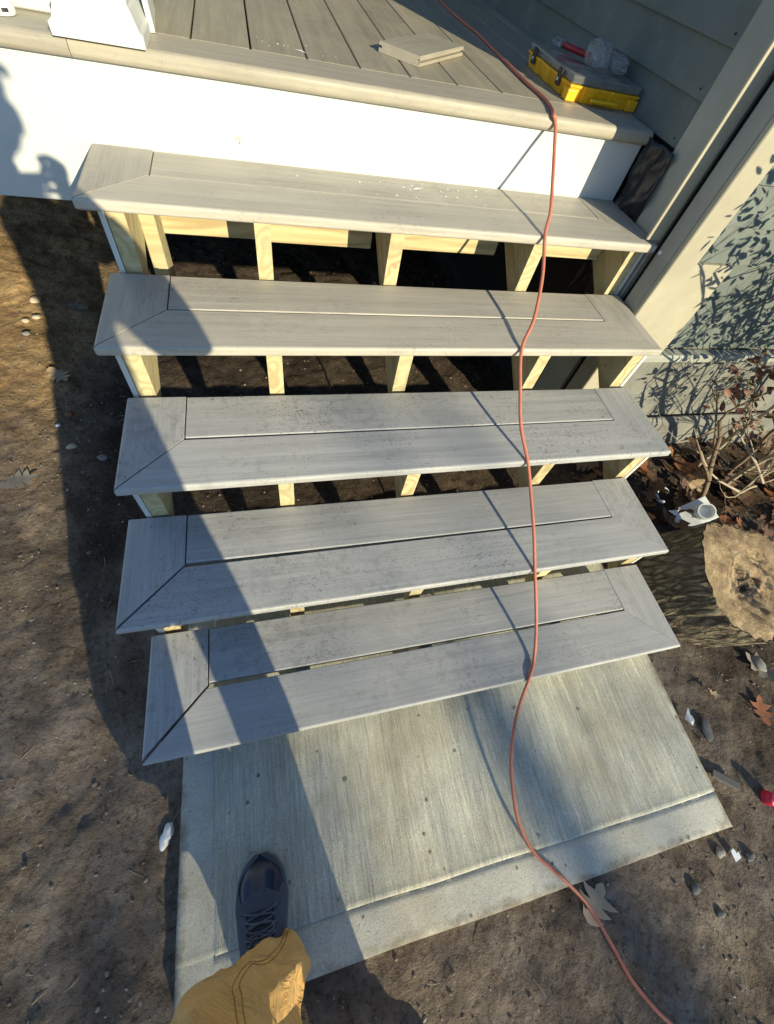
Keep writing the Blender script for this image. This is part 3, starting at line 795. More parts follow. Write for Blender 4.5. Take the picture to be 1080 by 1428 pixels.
# ------------------------------------------------------------------ leaves, stones and litter
def leaf_mesh(length, width, lobes=4, curl=.25, seed=0, lob=.55):
    """oak leaf: narrow blade along the midrib with pointed lobes on both sides"""
    rn = random.Random(seed); V = []; F = []; n = lobes * 2 + 2
    cx = curl * rn.uniform(.6, 1.5); cy = curl * rn.uniform(.4, 1.6); tw = rn.uniform(-1, 1) * curl
    def P(t, w):
        z = cx * length * (t - .45) ** 2 * 1.6 + cy * width * (2 * w / width) ** 2 * .16 + tw * w * (t - .5) + .03 * length * math.sin(6 * t + 9 * w / width + seed) * .35
        V.append((t * length, w + .03 * length * math.sin(3.5 * t + seed), z)); return len(V) - 1
    spine = [P(i / n, 0) for i in range(n + 1)]
    for sd in (-1, 1):
        e = []
        for i in range(n + 1):
            t = i / n; env = math.sin(math.pi * (.06 + .9 * t)) ** .8
            e.append(P(t, sd * width * .5 * env * (.36 if i % 2 == 0 else .60)))
        for i in range(n):
            F.append((spine[i], spine[i + 1], e[i + 1], e[i]) if sd > 0 else (spine[i], e[i], e[i + 1], spine[i + 1]))
        for k in range(lobes):
            i = 2 * k + 1; t = i / n; env = math.sin(math.pi * (.06 + .9 * t)) ** .8
            w = width * .5 * env * rn.uniform(.85, 1.15)
            a = P(t + .10, sd * w * .80); b_ = P(t - .03, sd * w * .84); c = P(t + .10 + rn.uniform(-.02, .05), sd * w * 1.2)
            q = [(e[i], e[i + 1], a), (e[i - 1], e[i], b_), (e[i], a, b_), (a, c, b_)]
            F += q if sd < 0 else [x[::-1] for x in q]
    tip = P(1.12, 0); F += [(spine[-1], tip, spine[-1] - 0)] if False else []
    a = len(V); V += [(-.02, .0, .004), (0, .0012, 0), (0, -.0012, 0)]; F.append((a, a + 1, a + 2))
    bm = bmesh.new(); bm.from_mesh(mesh_from(V, F))
    bmesh.ops.recalc_face_normals(bm, faces=bm.faces[:])
    for f in bm.faces: f.smooth = True
    me = bpy.data.meshes.new('leaf'); bm.to_mesh(me); bm.free(); return me
def put_leaf(px, z, mat, L, W, rz, label, lobes=4, curl=.25, seed=1, tilt=(0, 0)):
    q = onZ(px[0], px[1], z); zz = float(gz(q.x, q.y)) + .010
    o = obj('fallen_leaf', leaf_mesh(L, W, lobes, curl, seed), M[mat], None, (q.x - L / 2 * math.cos(R(rz)), q.y - L / 2 * math.sin(R(rz)), zz), (R(tilt[0]), R(tilt[1]), R(rz)))
    return tag(o, label, 'leaf')
put_leaf((836, 1262), -.02, 'leaf_tan', .10, .095, 40, 'big tan oak leaf lying under the orange cord by the slab', 3, .16, 3)
put_leaf((80, 520), -.02, 'leaf_tan', .12, .065, -50, 'tan oak leaf at the shadow edge on the sandy dirt', 4, .15, 5)
put_leaf((108, 425), -.02, 'leaf_grey', .10, .06, -15, 'grey leaf in the dark shadow left of the fourth step', 4, .15, 8)
put_leaf((25, 670), -.02, 'leaf_grey', .12, .07, 20, 'greyed oak leaf near the left edge of the dirt', 4, .12, 12)
put_leaf((948, 657), .0, 'leaf_orange', .13, .085, -10, 'orange-brown leaf lit beside the third step', 2, .4, 15, (0, -10))
put_leaf((1072, 990), -.01, 'leaf_orange', .10, .075, 70, 'rust-orange leaf on dark soil at the right edge', 3, .25, 18)
put_leaf((975, 672), .03, 'leaf_tan', .16, .11, 25, 'wide tan oak leaf beside the broken white plastic fitting', 3, .35, 22, (8, 5))
put_leaf((1040, 690), .03, 'leaf_brown', .17, .10, 160, 'large brown leaf behind the log', 3, .3, 25, (5, -8))
put_leaf((1003, 967), -.01, 'leaf_tan', .055, .025, -30, 'small curled tan leaf below the log', 2, .5, 27)
put_leaf((1068, 930), -.01, 'leaf_grey', .14, .10, 120, 'curled grey leaf on soil beneath the log', 3, .3, 29, (10, 5))

_ico = bmesh.new(); bmesh.ops.create_icosphere(_ico, subdivisions=1, radius=1)
ICO_V = np.array([v.co[:] for v in _ico.verts]); ICO_F = np.array([[v.index for v in f.verts] for f in _ico.faces]); _ico.free()
def scatter(name, label, cat, pts, sizes, mat, flat=.65, stretch=1.0):
    n = len(pts); V = np.repeat(ICO_V[None], n, 0) * (1 + .5 * (rng.random((n, 12, 1)) - .5))
    sc = sizes[:, None] * np.stack([1 + stretch * rng.random(n), np.ones(n), flat * (.7 + .6 * rng.random(n))], 1)
    V = V * sc[:, None, :]
    a = rng.random(n) * 6.28; c, s = np.cos(a)[:, None], np.sin(a)[:, None]
    x = V[..., 0] * c - V[..., 1] * s; y = V[..., 0] * s + V[..., 1] * c
    V = np.stack([x, y, V[..., 2]], -1) + pts[:, None, :]
    F = (ICO_F[None] + (np.arange(n) * 12)[:, None, None]).reshape(-1, 3)
    me = bpy.data.meshes.new(name); me.from_pydata(V.reshape(-1, 3).tolist(), [], F.tolist()); me.update()
    o = obj(name, me, mat, kind='stuff'); tag(o, label, cat); return o
def rnd_ground(n, x0, x1, y0, y1, seedclump=0, thr=0.0):
    out = []
    while len(out) < n:
        x = rng.uniform(x0, x1, n * 3); y = rng.uniform(y0, y1, n * 3)
        ok = ~((x > .035) & (x < 1.585) & (y > -.505) & (y < .5)) & (fbm(x, y, 3.5, 3, 70 + seedclump) > thr - .5 * rng.random(len(x)) ** 2) & ~((x > 1.6) & (y > .90)) & ~((x > -.1) & (x < 1.62) & (y > .45) & (rng.random(len(x)) < (.95 if seedclump in (2, 3, 6) else .3)))
        for a, b in zip(x[ok], y[ok]): out.append((a, b))
    p = np.array(out[:n]); return p
def scatter_ground(name, label, cat, n, smin, smax, mat, area, flat=.65, stretch=.6, clump=0, thr=0.0, sink=.3):
    p = rnd_ground(n, *area, clump, thr); s = smin + (smax - smin) * rng.random(n) ** 4
    z = gz(p[:, 0], p[:, 1]) + s * flat * (1 - sink) - .001
    scatter(name, label, cat, np.column_stack([p, z]), s, mat, flat, stretch)
AREA = (-1.2, 2.7, -1.0, 2.9)
scatter_ground('soil_crumbs', 'brown soil crumbs and clods strewn over the bare dirt', 'soil', 9000, .001, .0055, M['clod'], AREA, .7, .5, 1, .02)
scatter_ground('gravel', 'small grey gravel bits scattered over the bare dirt', 'gravel', 1200, .0008, .0045, M['stone'], AREA, .6, .6, 2, .03)
scatter_ground('grit', 'pale grit specks scattered over the bare dirt', 'grit', 900, .0008, .003, M['pale_stone'], AREA, .6, .8, 3, .0)
def sticks(name, label, cat, n, lmin, lmax, r, mat, area, clump):
    p = rnd_ground(n, *area, clump, .02); bm = bmesh.new()
    for (x, y) in p:
        L = random.uniform(lmin, lmax); a = random.uniform(0, 6.28); q = []
        z = float(gz(x, y)) + r * 1.2
        b = random.uniform(-.35, .35)
        for k in range(4):
            t = k / 3 - .5; q.append(Vector((x + L * t * math.cos(a) - b * L * t * t * math.sin(a), y + L * t * math.sin(a) + b * L * t * t * math.cos(a), z + .003 * random.random())))
        tube_bm(bm, q, [r, r, r * .9, r * .6], 4)
    o = obj(name, bm_mesh(bm), mat, kind='stuff'); tag(o, label, cat)
sticks('wood_shreds', 'dark shreds of root and bark strewn on the dirt', 'debris', 420, .010, .05, .0009, M['stem'], AREA, 5)
sticks('straw_bits', 'pale straw and splinter bits strewn on the dirt', 'debris', 160, .01, .045, .0008, M['straw'], AREA, 6)

def rock_mesh(seed, sub=3, sq=1.0, amp=.35):
    bm = bmesh.new(); bmesh.ops.create_icosphere(bm, subdivisions=sub, radius=1)
    for v in bm.verts:
        p = v.co; n = float(fbm(np.array(p.x * 1.1 + p.z * .7 + 9), np.array(p.y * 1.1 - p.z * .6 + 9), 1.1, 3, seed))
        v.co = p * (1 + amp * 2 * n)
    return bm_mesh(bm, smooth=True)
def put_rock(px, size, mat, label, name='pebble', cat='pebble', seed=1, rz=0, flat=.6, lng=1.3, amp=.3, sink=.35):
    q = onZ(px[0], px[1], -.02); zz = float(gz(q.x, q.y)) + size * flat * (1 - sink)
    o = obj(name, rock_mesh(seed, amp=amp * 1.5), M[mat], None, (q.x, q.y, zz), (0, 0, R(rz))); o.scale = (size * lng, size, size * flat)
    return tag(o, label, cat)
put_rock((100, 622), .013, 'pale_stone', 'rounded cream pebble on the dirt near the shadow edge', seed=2, rz=10)
put_rock((48, 413), .020, 'pale_stone', 'largest tan pebble half buried in sunlit sand at far left', seed=3, rz=20)
put_rock((48, 437), .016, 'pale_stone', 'tan pebble just below the largest one in sunlit sand', seed=4)
put_rock((33, 443), .011, 'pale_stone', 'small pale pebble left of the tan pair in sunlit sand', seed=5)
put_rock((34, 462), .012, 'grey_stone', 'grey pebble lowest of the cluster in sunlit sand', seed=6)
put_rock((79, 589), .007, 'plastic_white', 'tiny white pebble above the cream pebble on the dirt', seed=7)
put_rock((95, 574), .012, 'leaf_orange', 'rusty pebble by the shadow edge on the dirt', seed=8)
put_rock((143, 637), .014, 'grey_stone', 'grey pebble in the shadow left of the third step', seed=9)
put_rock((233, 1164), .013, 'plastic_white', 'white lump of mortar beside the left slab edge', 'mortar_lump', 'mortar lump', seed=10, rz=70, lng=1.9, amp=.5)
put_rock((992, 1018), .021, 'dark_stone', 'flat grey stone nearest the right slab edge', 'stone', 'stone', seed=11, rz=70, flat=.35, lng=1.7)
put_rock((1062, 925), .024, 'grey_stone', 'pale grey stone below the log at the right edge', 'stone', 'stone', seed=12, rz=100, flat=.5)
put_rock((1008, 1190), .012, 'stone', 'tan pebble beside the white plastic chip', seed=13)
put_rock((1046, 1194), .012, 'dark_stone', 'dark grey pebble right of the white plastic chip', seed=14)
put_rock((975, 1240), .013, 'dark_stone', 'grey stone in the dirt below the right slab corner', 'stone', 'stone', seed=15)
put_rock((1010, 1275), .010, 'dark_stone', 'smaller grey stone lowest below the right slab corner', 'stone', 'stone', seed=16)
def small_things():
    q = onZ(1025, 1192, -.02)
    bm = bmesh.new(); pts = [(-.010, -.014), (.011, -.012), (.013, .004), (.006, .002), (.003, .016), (-.008, .013)]
    vv = [bm.verts.new((x, y, 0)) for x, y in pts]; f = bm.faces.new(vv)
    ex = bmesh.ops.extrude_face_region(bm, geom=[f]); bmesh.ops.translate(bm, verts=[v for v in ex['geom'] if isinstance(v, bmesh.types.BMVert)], vec=(0, 0, .003))
    o = obj('plastic_chip', bm_mesh(bm), M['plastic_white'], None, (q.x, q.y, float(gz(q.x, q.y)) + .012), (R(8), R(-10), R(10)))
    tag(o, 'small white plastic chip on the dirt off the slab corner', 'plastic chip')
    q = onZ(968, 1000, -.01)
    bm = bmesh.new(); vv = [bm.verts.new((x, y, z)) for x, y, z in ((-.020, -.010, 0), (-.002, -.022, .008), (.010, -.030, .004), (.016, -.006, .010), (.012, .012, .004), (.004, .010, .007), (-.006, .038, .012), (-.012, .014, .004))]; bm.faces.new(vv)
    o = obj('torn_wrapper', bm_mesh(bm), M['plastic_white'], None, (q.x, q.y, float(gz(q.x, q.y)) + .012), (0, 0, R(-25))); o.scale = (.8, .8, .8)
    so = o.modifiers.new('thick', 'SOLIDIFY'); so.thickness = .0008
    tag(o, 'torn white wrapper scrap on dark soil right of the slab', 'wrapper')
    q = onZ(1015, 1087, -.01)
    o = obj('wood_scrap', box(-.042, .042, -.013, .013, 0, .008, .003), M['dark_stone'], None, (q.x, q.y, float(gz(q.x, q.y)) + .006), (R(4), R(-6), R(-40)))
    tag(o, 'grey weathered wood scrap beside the right slab edge', 'wood scrap')
    q = onZ(1082, 1112, .01)
    t = thing('bottle_top', 'bright red plastic cap at the right edge on dark soil', 'bottle cap', (q.x, q.y, float(gz(q.x, q.y)) + .005), rot=(R(20), R(15), 0))
    bm = bmesh.new(); tube_bm(bm, [Vector((0, 0, z)) for z in (0, .002, .026, .030)], [.020, .021, .020, .017], 24); obj('cap_shell', bm_mesh(bm, smooth=True), M['redbright'], t)
    bm = bmesh.new(); tube_bm(bm, [Vector((0, 0, z)) for z in (.0305, .034)], [.010, .009], 16); obj('cap_nub', bm_mesh(bm, smooth=True), M['redbright'], t)
    # broken white PVC fitting
    q = onZ(978, 712, .05)
    t = thing('plastic_fitting', 'broken white plastic pipe fitting on leaves above the log', 'pipe fitting', (q.x, q.y, float(gz(q.x, q.y)) + .065), rot=(R(14), R(-30), R(8))); t.scale = (.72, .72, .72)
    obj('flange_plate', box(-.085, .085, -.075, .075, 0, .006, .002), M['plastic_white'], t)
    bm = bmesh.new(); n = 28
    def ringv(r, z): return [bm.verts.new((.02 + r * math.cos(2 * math.pi * i / n), -.01 + r * math.sin(2 * math.pi * i / n), z)) for i in range(n)]
    rr = [ringv(.052, .0065), ringv(.050, .062), ringv(.043, .062), ringv(.043, .012)]
    for a, b in zip(rr[:-1], rr[1:]):
        for i in range(n): bm.faces.new((a[i], a[(i + 1) % n], b[(i + 1) % n], b[i]))
    bm.faces.new(rr[-1]); bm.faces.new(rr[0][::-1])
    obj('socket', bm_mesh(bm, smooth=False), M['plastic_white'], t)
    bm = bmesh.new()
    vv = [bm.verts.new(p) for p in ((-.085, .06, .004), (-.15, .085, .02), (-.125, .035, .01), (-.16, .0, .012), (-.11, -.02, .004), (-.10, -.10, .0), (-.085, -.07, .003))]; bm.faces.new(vv)
    o = obj('torn_tab', bm_mesh(bm), M['plastic_white'], t); so = o.modifiers.new('thick', 'SOLIDIFY'); so.thickness = .004
    q = onZ(929, 686, .03)
    t = thing('plastic_ring', 'small white plastic ring among leaves by the second step', 'plastic ring', (q.x, q.y, float(gz(q.x, q.y)) + .02), rot=(R(35), R(-20), 0))
    bm = bmesh.new(); ring = [Vector((.026 * math.cos(a * .3), .034 * math.sin(a * .3), 0)) for a in range(17)]; tube_bm(bm, ring, .008, 8); obj('ring_band', bm_mesh(bm, smooth=True), M['plastic_white'], t)
small_things()

# ------------------------------------------------------------------ log
def build_log():
    t = thing('log', 'upright weathered log section with rotted cut top right of the steps', 'log', (1.925, .232, -.05), rot=(R(14), R(8), 0))
    n, m = 160, 26; H = .27; V = []; F = []
    def rad(a, z):
        base = .222 + .022 * math.cos(2 * a + .5) + .014 * math.sin(3 * a + 1)
        fur = .030 * float(fbm(np.array(a * 7.0 / 2 + 20), np.array(z * 4.0 + 20), 2.1, 4, 81)) + .007 * abs(math.sin(17 * a + 3 * math.sin(z * 9)))
        return base + fur + .02 * (1 - z / H) ** 2
    for j in range(m):
        z = H * j / (m - 1)
        for i in range(n):
            a = 2 * math.pi * i / n
            r = rad(a, z); zz = z + (.012 * math.sin(3 * a) if j == m - 1 else 0)
            V.append((r * math.cos(a), r * math.sin(a), zz))
    for j in range(m - 1):
        for i in range(n): F.append((j * n + i, j * n + (i + 1) % n, (j + 1) * n + (i + 1) % n, (j + 1) * n + i))
    obj('bark', mesh_from(V, F, smooth=True), M['bark'], t)
    # cut face with a rotted hollow
    V = []; F = []; K = 26
    for k in range(K + 1):
        s = k / K
        for i in range(n):
            a = 2 * math.pi * i / n; r = (rad(a, H) - .004) * s
            x, y = r * math.cos(a), r * math.sin(a)
            zz = H + .012 * math.sin(3 * a) * s - .004 * s ** 8 + .024 * float(fbm(np.array(x + 3), np.array(y + 3), 16, 5, 87)) - .03 * max(0, float(fbm(np.array(x * 1 + 5), np.array(y * 1 + 5), 9, 4, 88)) - .12)
            hol = float(fbm(np.array(x + 8), np.array(y + 8), 11, 3, 90)); rr = math.hypot(x - .01, y + .02)
            if hol > .03 and rr < .13: zz -= .05 * min(1, (hol - .03) / .08) * (1 - rr / .14)
            V.append((x, y, zz + .002))
    for k in range(K):
        for i in range(n):
            if k == 0: F.append((0, n + i, n + (i + 1) % n))
            else: F.append((k * n + i, (k + 1) * n + i, (k + 1) * n + (i + 1) % n, k * n + (i + 1) % n))
    obj('cut_face', mesh_from(V, F, smooth=True), M['cutwood'], t)
build_log()

# ------------------------------------------------------------------ shrub and leaf litter on the right
def leaf_cloud(centers, size, seed, tilt=1.0):
    rn = random.Random(seed); V = []; F = []
    for c in centers:
        L = size * rn.uniform(.6, 1.3); W = L * rn.uniform(.35, .5)
        q = Matrix.Rotation(rn.uniform(0, 6.28), 4, 'Z') @ Matrix.Rotation(rn.uniform(-1.2, 1.2) * tilt, 4, 'X') @ Matrix.Rotation(rn.uniform(-1.0, 1.0) * tilt, 4, 'Y')
        b = len(V)
        for p in ((0, 0, 0), (.3 * L, W * .5, .10 * W), (.3 * L, -W * .5, .10 * W), (.3 * L, 0, -.04 * L), (.7 * L, W * .38, .06 * L), (.7 * L, -W * .38, .06 * L), (.7 * L, 0, 0), (L, 0, .08 * L)):
            V.append(tuple(Vector(c) + q @ Vector(p)))
        F += [(b, b + 3, b + 1), (b, b + 2, b + 3), (b + 1, b + 3, b + 6, b + 4), (b + 3, b + 2, b + 5, b + 6), (b + 4, b + 6, b + 7), (b + 6, b + 5, b + 7)]
    return mesh_from(V, F, smooth=True)
def grow(bm, p, d, L, r, depth, rn, tips, bend=.35, split=(2, 3), segs=5, lim=None):
    pts = [p.copy()]; dd = d.normalized()
    for k in range(segs):
        dd = (dd + Vector((rn.uniform(-1, 1), rn.uniform(-1, 1), rn.uniform(-.6, .8))) * bend * .5).normalized()
        if lim:
            q = pts[-1] + dd * L / segs
            if q.x < lim[0]: dd.x = abs(dd.x)
            if q.y < lim[1]: dd.y = abs(dd.y)
            if q.y > lim[2]: dd.y = -abs(dd.y)
        pts.append(pts[-1] + dd * L / segs)
    rad = [r * (1 - .45 * k / segs) for k in range(segs + 1)]
    tube_bm(bm, pts, rad, 6 if r > .004 else 5)
    if depth == 0:
        tips.append(pts[-1]); tips.append(pts[-2]); tips.append(pts[-3]); return
    for s in range(rn.randint(*split)):
        k = rn.randint(2, segs); nd = (dd + Vector((rn.uniform(-1, 1), rn.uniform(-1, 1), rn.uniform(-.5, .9))) * .9).normalized()
        grow(bm, pts[k], nd, L * rn.uniform(.5, .75), rad[k] * .62, depth - 1, rn, tips, bend, split, segs, lim)
def build_shrub():
    rn = random.Random(42)
    t = thing('shrub', 'twiggy shrub with pale stems and dark red leaves before the house wall', 'shrub', (0, 0, 0))
    tips = []
    base = [(2.46, .66, 0), (2.54, .74, 0), (2.66, .68, 0), (2.80, .78, 0), (2.34, .78, .0), (2.30, .62, 0)]
    for k, b in enumerate(base):
        bm = bmesh.new(); p = Vector(b); p.z = float(gz(b[0], b[1])) - .01
        d = Vector((rn.uniform(-.75, -.35), rn.uniform(-.10, .12), 1))
        grow(bm, p, d, rn.uniform(.55, .75), .012, 3, rn, tips, .28, (2, 4), 6, (1.93, .5, .86))
        obj('stem', bm_mesh(bm, smooth=True), M['stem'] if k % 2 else M['twig'], t)
    bm = bmesh.new(); tt = []
    grow(bm, Vector((2.45, .60, .05)), Vector((-1, .28, .25)), .40, .006, 2, rn, tt, .3, (2, 3), 5)
    grow(bm, Vector((2.55, .62, .06)), Vector((-.9, -.1, .3)), .42, .006, 2, rn, tt, .3, (2, 3), 5)
    grow(bm, Vector((2.60, .66, .05)), Vector((-.25, -.1, 1)), .40, .008, 2, rn, tt, .3, (2, 2), 5)
    obj('bare_branch', bm_mesh(bm, smooth=True), M['twig'], t)
    hi = [p for p in tips if p.z > .42 and p.x > 1.93]
    C = [p + Vector((rn.gauss(0, .022), rn.gauss(0, .022), rn.gauss(0, .022))) for p in hi for _ in range(2)]
    bm = bmesh.new(); tw = []
    for k in range(9): grow(bm, Vector((rn.uniform(2.0, 2.4), rn.uniform(.6, .8), rn.uniform(.62, .85))), Vector((rn.uniform(-.8, .0), rn.uniform(-.1, .1), 1)), rn.uniform(.30, .45), .006, 3, rn, tw, .5, (2, 3), 5, (1.78, .5, .9))
    obj('upper_branch', bm_mesh(bm, smooth=True), M['twig'], t)
    for _ in range(2900):                       # crown over the bed, beside the corner of the house
        x = rn.uniform(1.72, 2.9); y = rn.uniform(.52, .84); z = rn.uniform(.80, 1.75)
        if x < (1.95 if z < .9 else 1.86 if z < 1.05 else 1.76) + .25 * max(0, z - 1.3) or float(fbm(np.array(x), np.array(z), 6, 2, 12)) < -.06: continue
        C.append(Vector((x, y, z)))
    rn.shuffle(C); n = len(C)
    obj('red_leaves', leaf_cloud(C[:int(n * .7)], .039, 5), M['leaf_red'], t, kind='stuff')
    obj('olive_leaves', leaf_cloud(C[int(n * .7):], .034, 6), M['leaf_green'], t, kind='stuff')
build_shrub()
def build_litter():
    rn = random.Random(3)
    for name, mat, n, label in (('leaf_litter', 'leaf_brown', 170, 'layer of dark brown fallen leaves under the shrub'), ('leaf_litter', 'leaf_orange', 26, 'scattered orange-brown leaves among the litter under the shrub')):
        V = []; F = []
        for k in range(n):
            x = rn.uniform(1.62, 3.1); y = rn.uniform(.40, .90) if mat == 'leaf_orange' or rn.random() < .85 else rn.uniform(-.1, .5)
            if (Vector((x, y)) - Vector((1.925, .232))).length < .29: continue
            me = leaf_mesh(rn.uniform(.07, .14), rn.uniform(.05, .09), rn.choice((2, 3, 4)), rn.uniform(.1, .5), rn.randint(0, 999))
            mt = Matrix.Translation((x, y, float(gz(x, y)) + rn.uniform(.006, .04))) @ Matrix.Rotation(rn.uniform(0, 6.28), 4, 'Z') @ Matrix.Rotation(rn.uniform(-.5, .5), 4, 'X') @ Matrix.Rotation(rn.uniform(-.4, .4), 4, 'Y')
            b = len(V); V += [tuple(mt @ v.co) for v in me.vertices]; F += [tuple(b + i for i in p.vertices) for p in me.polygons]
            bpy.data.meshes.remove(me)
        o = obj(name, mesh_from(V, F, smooth=True), M[mat], kind='stuff'); tag(o, label, 'leaves')
build_litter()

# ------------------------------------------------------------------ unseen trees added far behind the photographer, crowns shaped to shade the yard
def build_trees():
    rn = random.Random(9); Y0 = -18.0
    sa, ca = math.sin(SUN_AZ), math.cos(SUN_AZ)
    def tree(label, u0, u1, z0, topf, n, dens, size):
        cu = (u0 + u1) / 2; xb = (cu - Y0 * sa) / ca
        t = thing('added_shade_tree', label, 'tree', (xb, Y0, -.05))
        bm = bmesh.new(); tips = []
        grow(bm, Vector((0, 0, 0)), Vector((0, 0, 1)), z0 + .8, .17, 0, rn, tips, .08)
        for k in range(7): grow(bm, Vector((0, 0, z0 * rn.uniform(.6, 1))), Vector((rn.uniform(-1, 1), rn.uniform(-.5, .5), .8)), (u1 - u0) * .3, .06, 1, rn, tips, .25, (2, 3), 5)
        obj('trunk', bm_mesh(bm, smooth=True), M['bark'], t)
        C = []; w = (u1 - u0) / 2 / ca
        while len(C) < n:
            a = rn.uniform(-1, 1); z = rn.uniform(z0, 8.6); u = cu + a * w * ca
            if z > topf(u) - .35 * abs(a) ** 3 + .22 * float(fbm(np.array(u + 9), np.array(3.0), 2.5, 3, 95)): continue
            cl = float(fbm(np.array(u * 1.0 + 14), np.array(z + 14), 2.6, 3, 97))
            if cl < dens(u, z): continue
            C.append((a * w, rn.uniform(-1.2, 1.2), z))
        obj('crown', leaf_cloud(C, size, rn.randint(0, 99)), M['hedge_leaf'], t, kind='stuff')
    tree('broad leafy tree added unseen behind the photographer for shade, leftmost of three', -5.0, .07, 4.6, lambda u: 7.90, 4600, (lambda u, z: -.10), .20)
    tree('thin sparse tree added unseen behind the photographer for shade, middle of three', .20, 1.46, 6.9, lambda u: 8.25 - .35 * max(0, u - .85), 250, (lambda u, z: -.5 if z < 7.30 else .10 + .08 * (u > .9)), .15)
    tree('broad leafy tree added unseen behind the photographer for shade, rightmost of three', 1.60, 6.0, 4.6, lambda u: 7.62, 3600, (lambda u, z: -.12), .20)
build_trees()

# ------------------------------------------------------------------ photographer
def remesh(o, vox, smooth=6):
    m = o.modifiers.new('remesh', 'REMESH'); m.mode = 'VOXEL'; m.voxel_size = vox; m.use_smooth_shade = True
    if smooth:
        s = o.modifiers.new('smooth', 'SMOOTH'); s.iterations = smooth; s.factor = .5
def loft(bm, rings):
    prev = None
    for ring in rings:
        cur = [bm.verts.new(p) for p in ring]
        if prev:
            n = len(cur)
            for i in range(n): bm.faces.new((prev[i], prev[(i + 1) % n], cur[(i + 1) % n], cur[i]))
        else: bm.faces.new(cur[::-1])
        prev = cur
    bm.faces.new(prev)
def limb(bm, pts, rx, n=20, fold=0, seed=0, sub=6, seams=()):
    C = catmull(pts, sub); k = len(C); rr = np.interp(np.linspace(0, len(rx) - 1, k), range(len(rx)), rx)
    rings = []; lines = [[] for _ in seams]
    for i in range(k):
        t = (C[min(i + 1, k - 1)] - C[max(i - 1, 0)]).normalized()
        s = t.cross(Vector((0, 1, 0.01))).normalized(); u = s.cross(t).normalized()
        def radius(a):
            r = rr[i]
            if fold:
                q = i / sub
                f = float(fbm(np.array(math.cos(a) * 1.5 + q * .55 + 7), np.array(math.sin(a) * 1.5 - q * .4 + 7), 1.3, 2, seed))
                c1 = 1 - abs(math.sin(2.5 * a + 1.9 * q + seed)) ; c2 = 1 - abs(math.sin(1.5 * a - 1.6 * q + 1.3 * seed))
                r += fold * (1.1 * f + .45 * c1 ** 3 * (.3 + .7 * math.sin(q * 2 + a) ** 2) + .35 * c2 ** 4)
            return r
        rings.append([C[i] + (s * math.cos(2 * math.pi * j / n) + u * math.sin(2 * math.pi * j / n)) * radius(2 * math.pi * j / n) for j in range(n)])
        for q_, a in enumerate(seams): lines[q_].append(C[i] + (s * math.cos(a) + u * math.sin(a)) * (radius(a) + .0004))
    loft(bm, rings)
    return lines
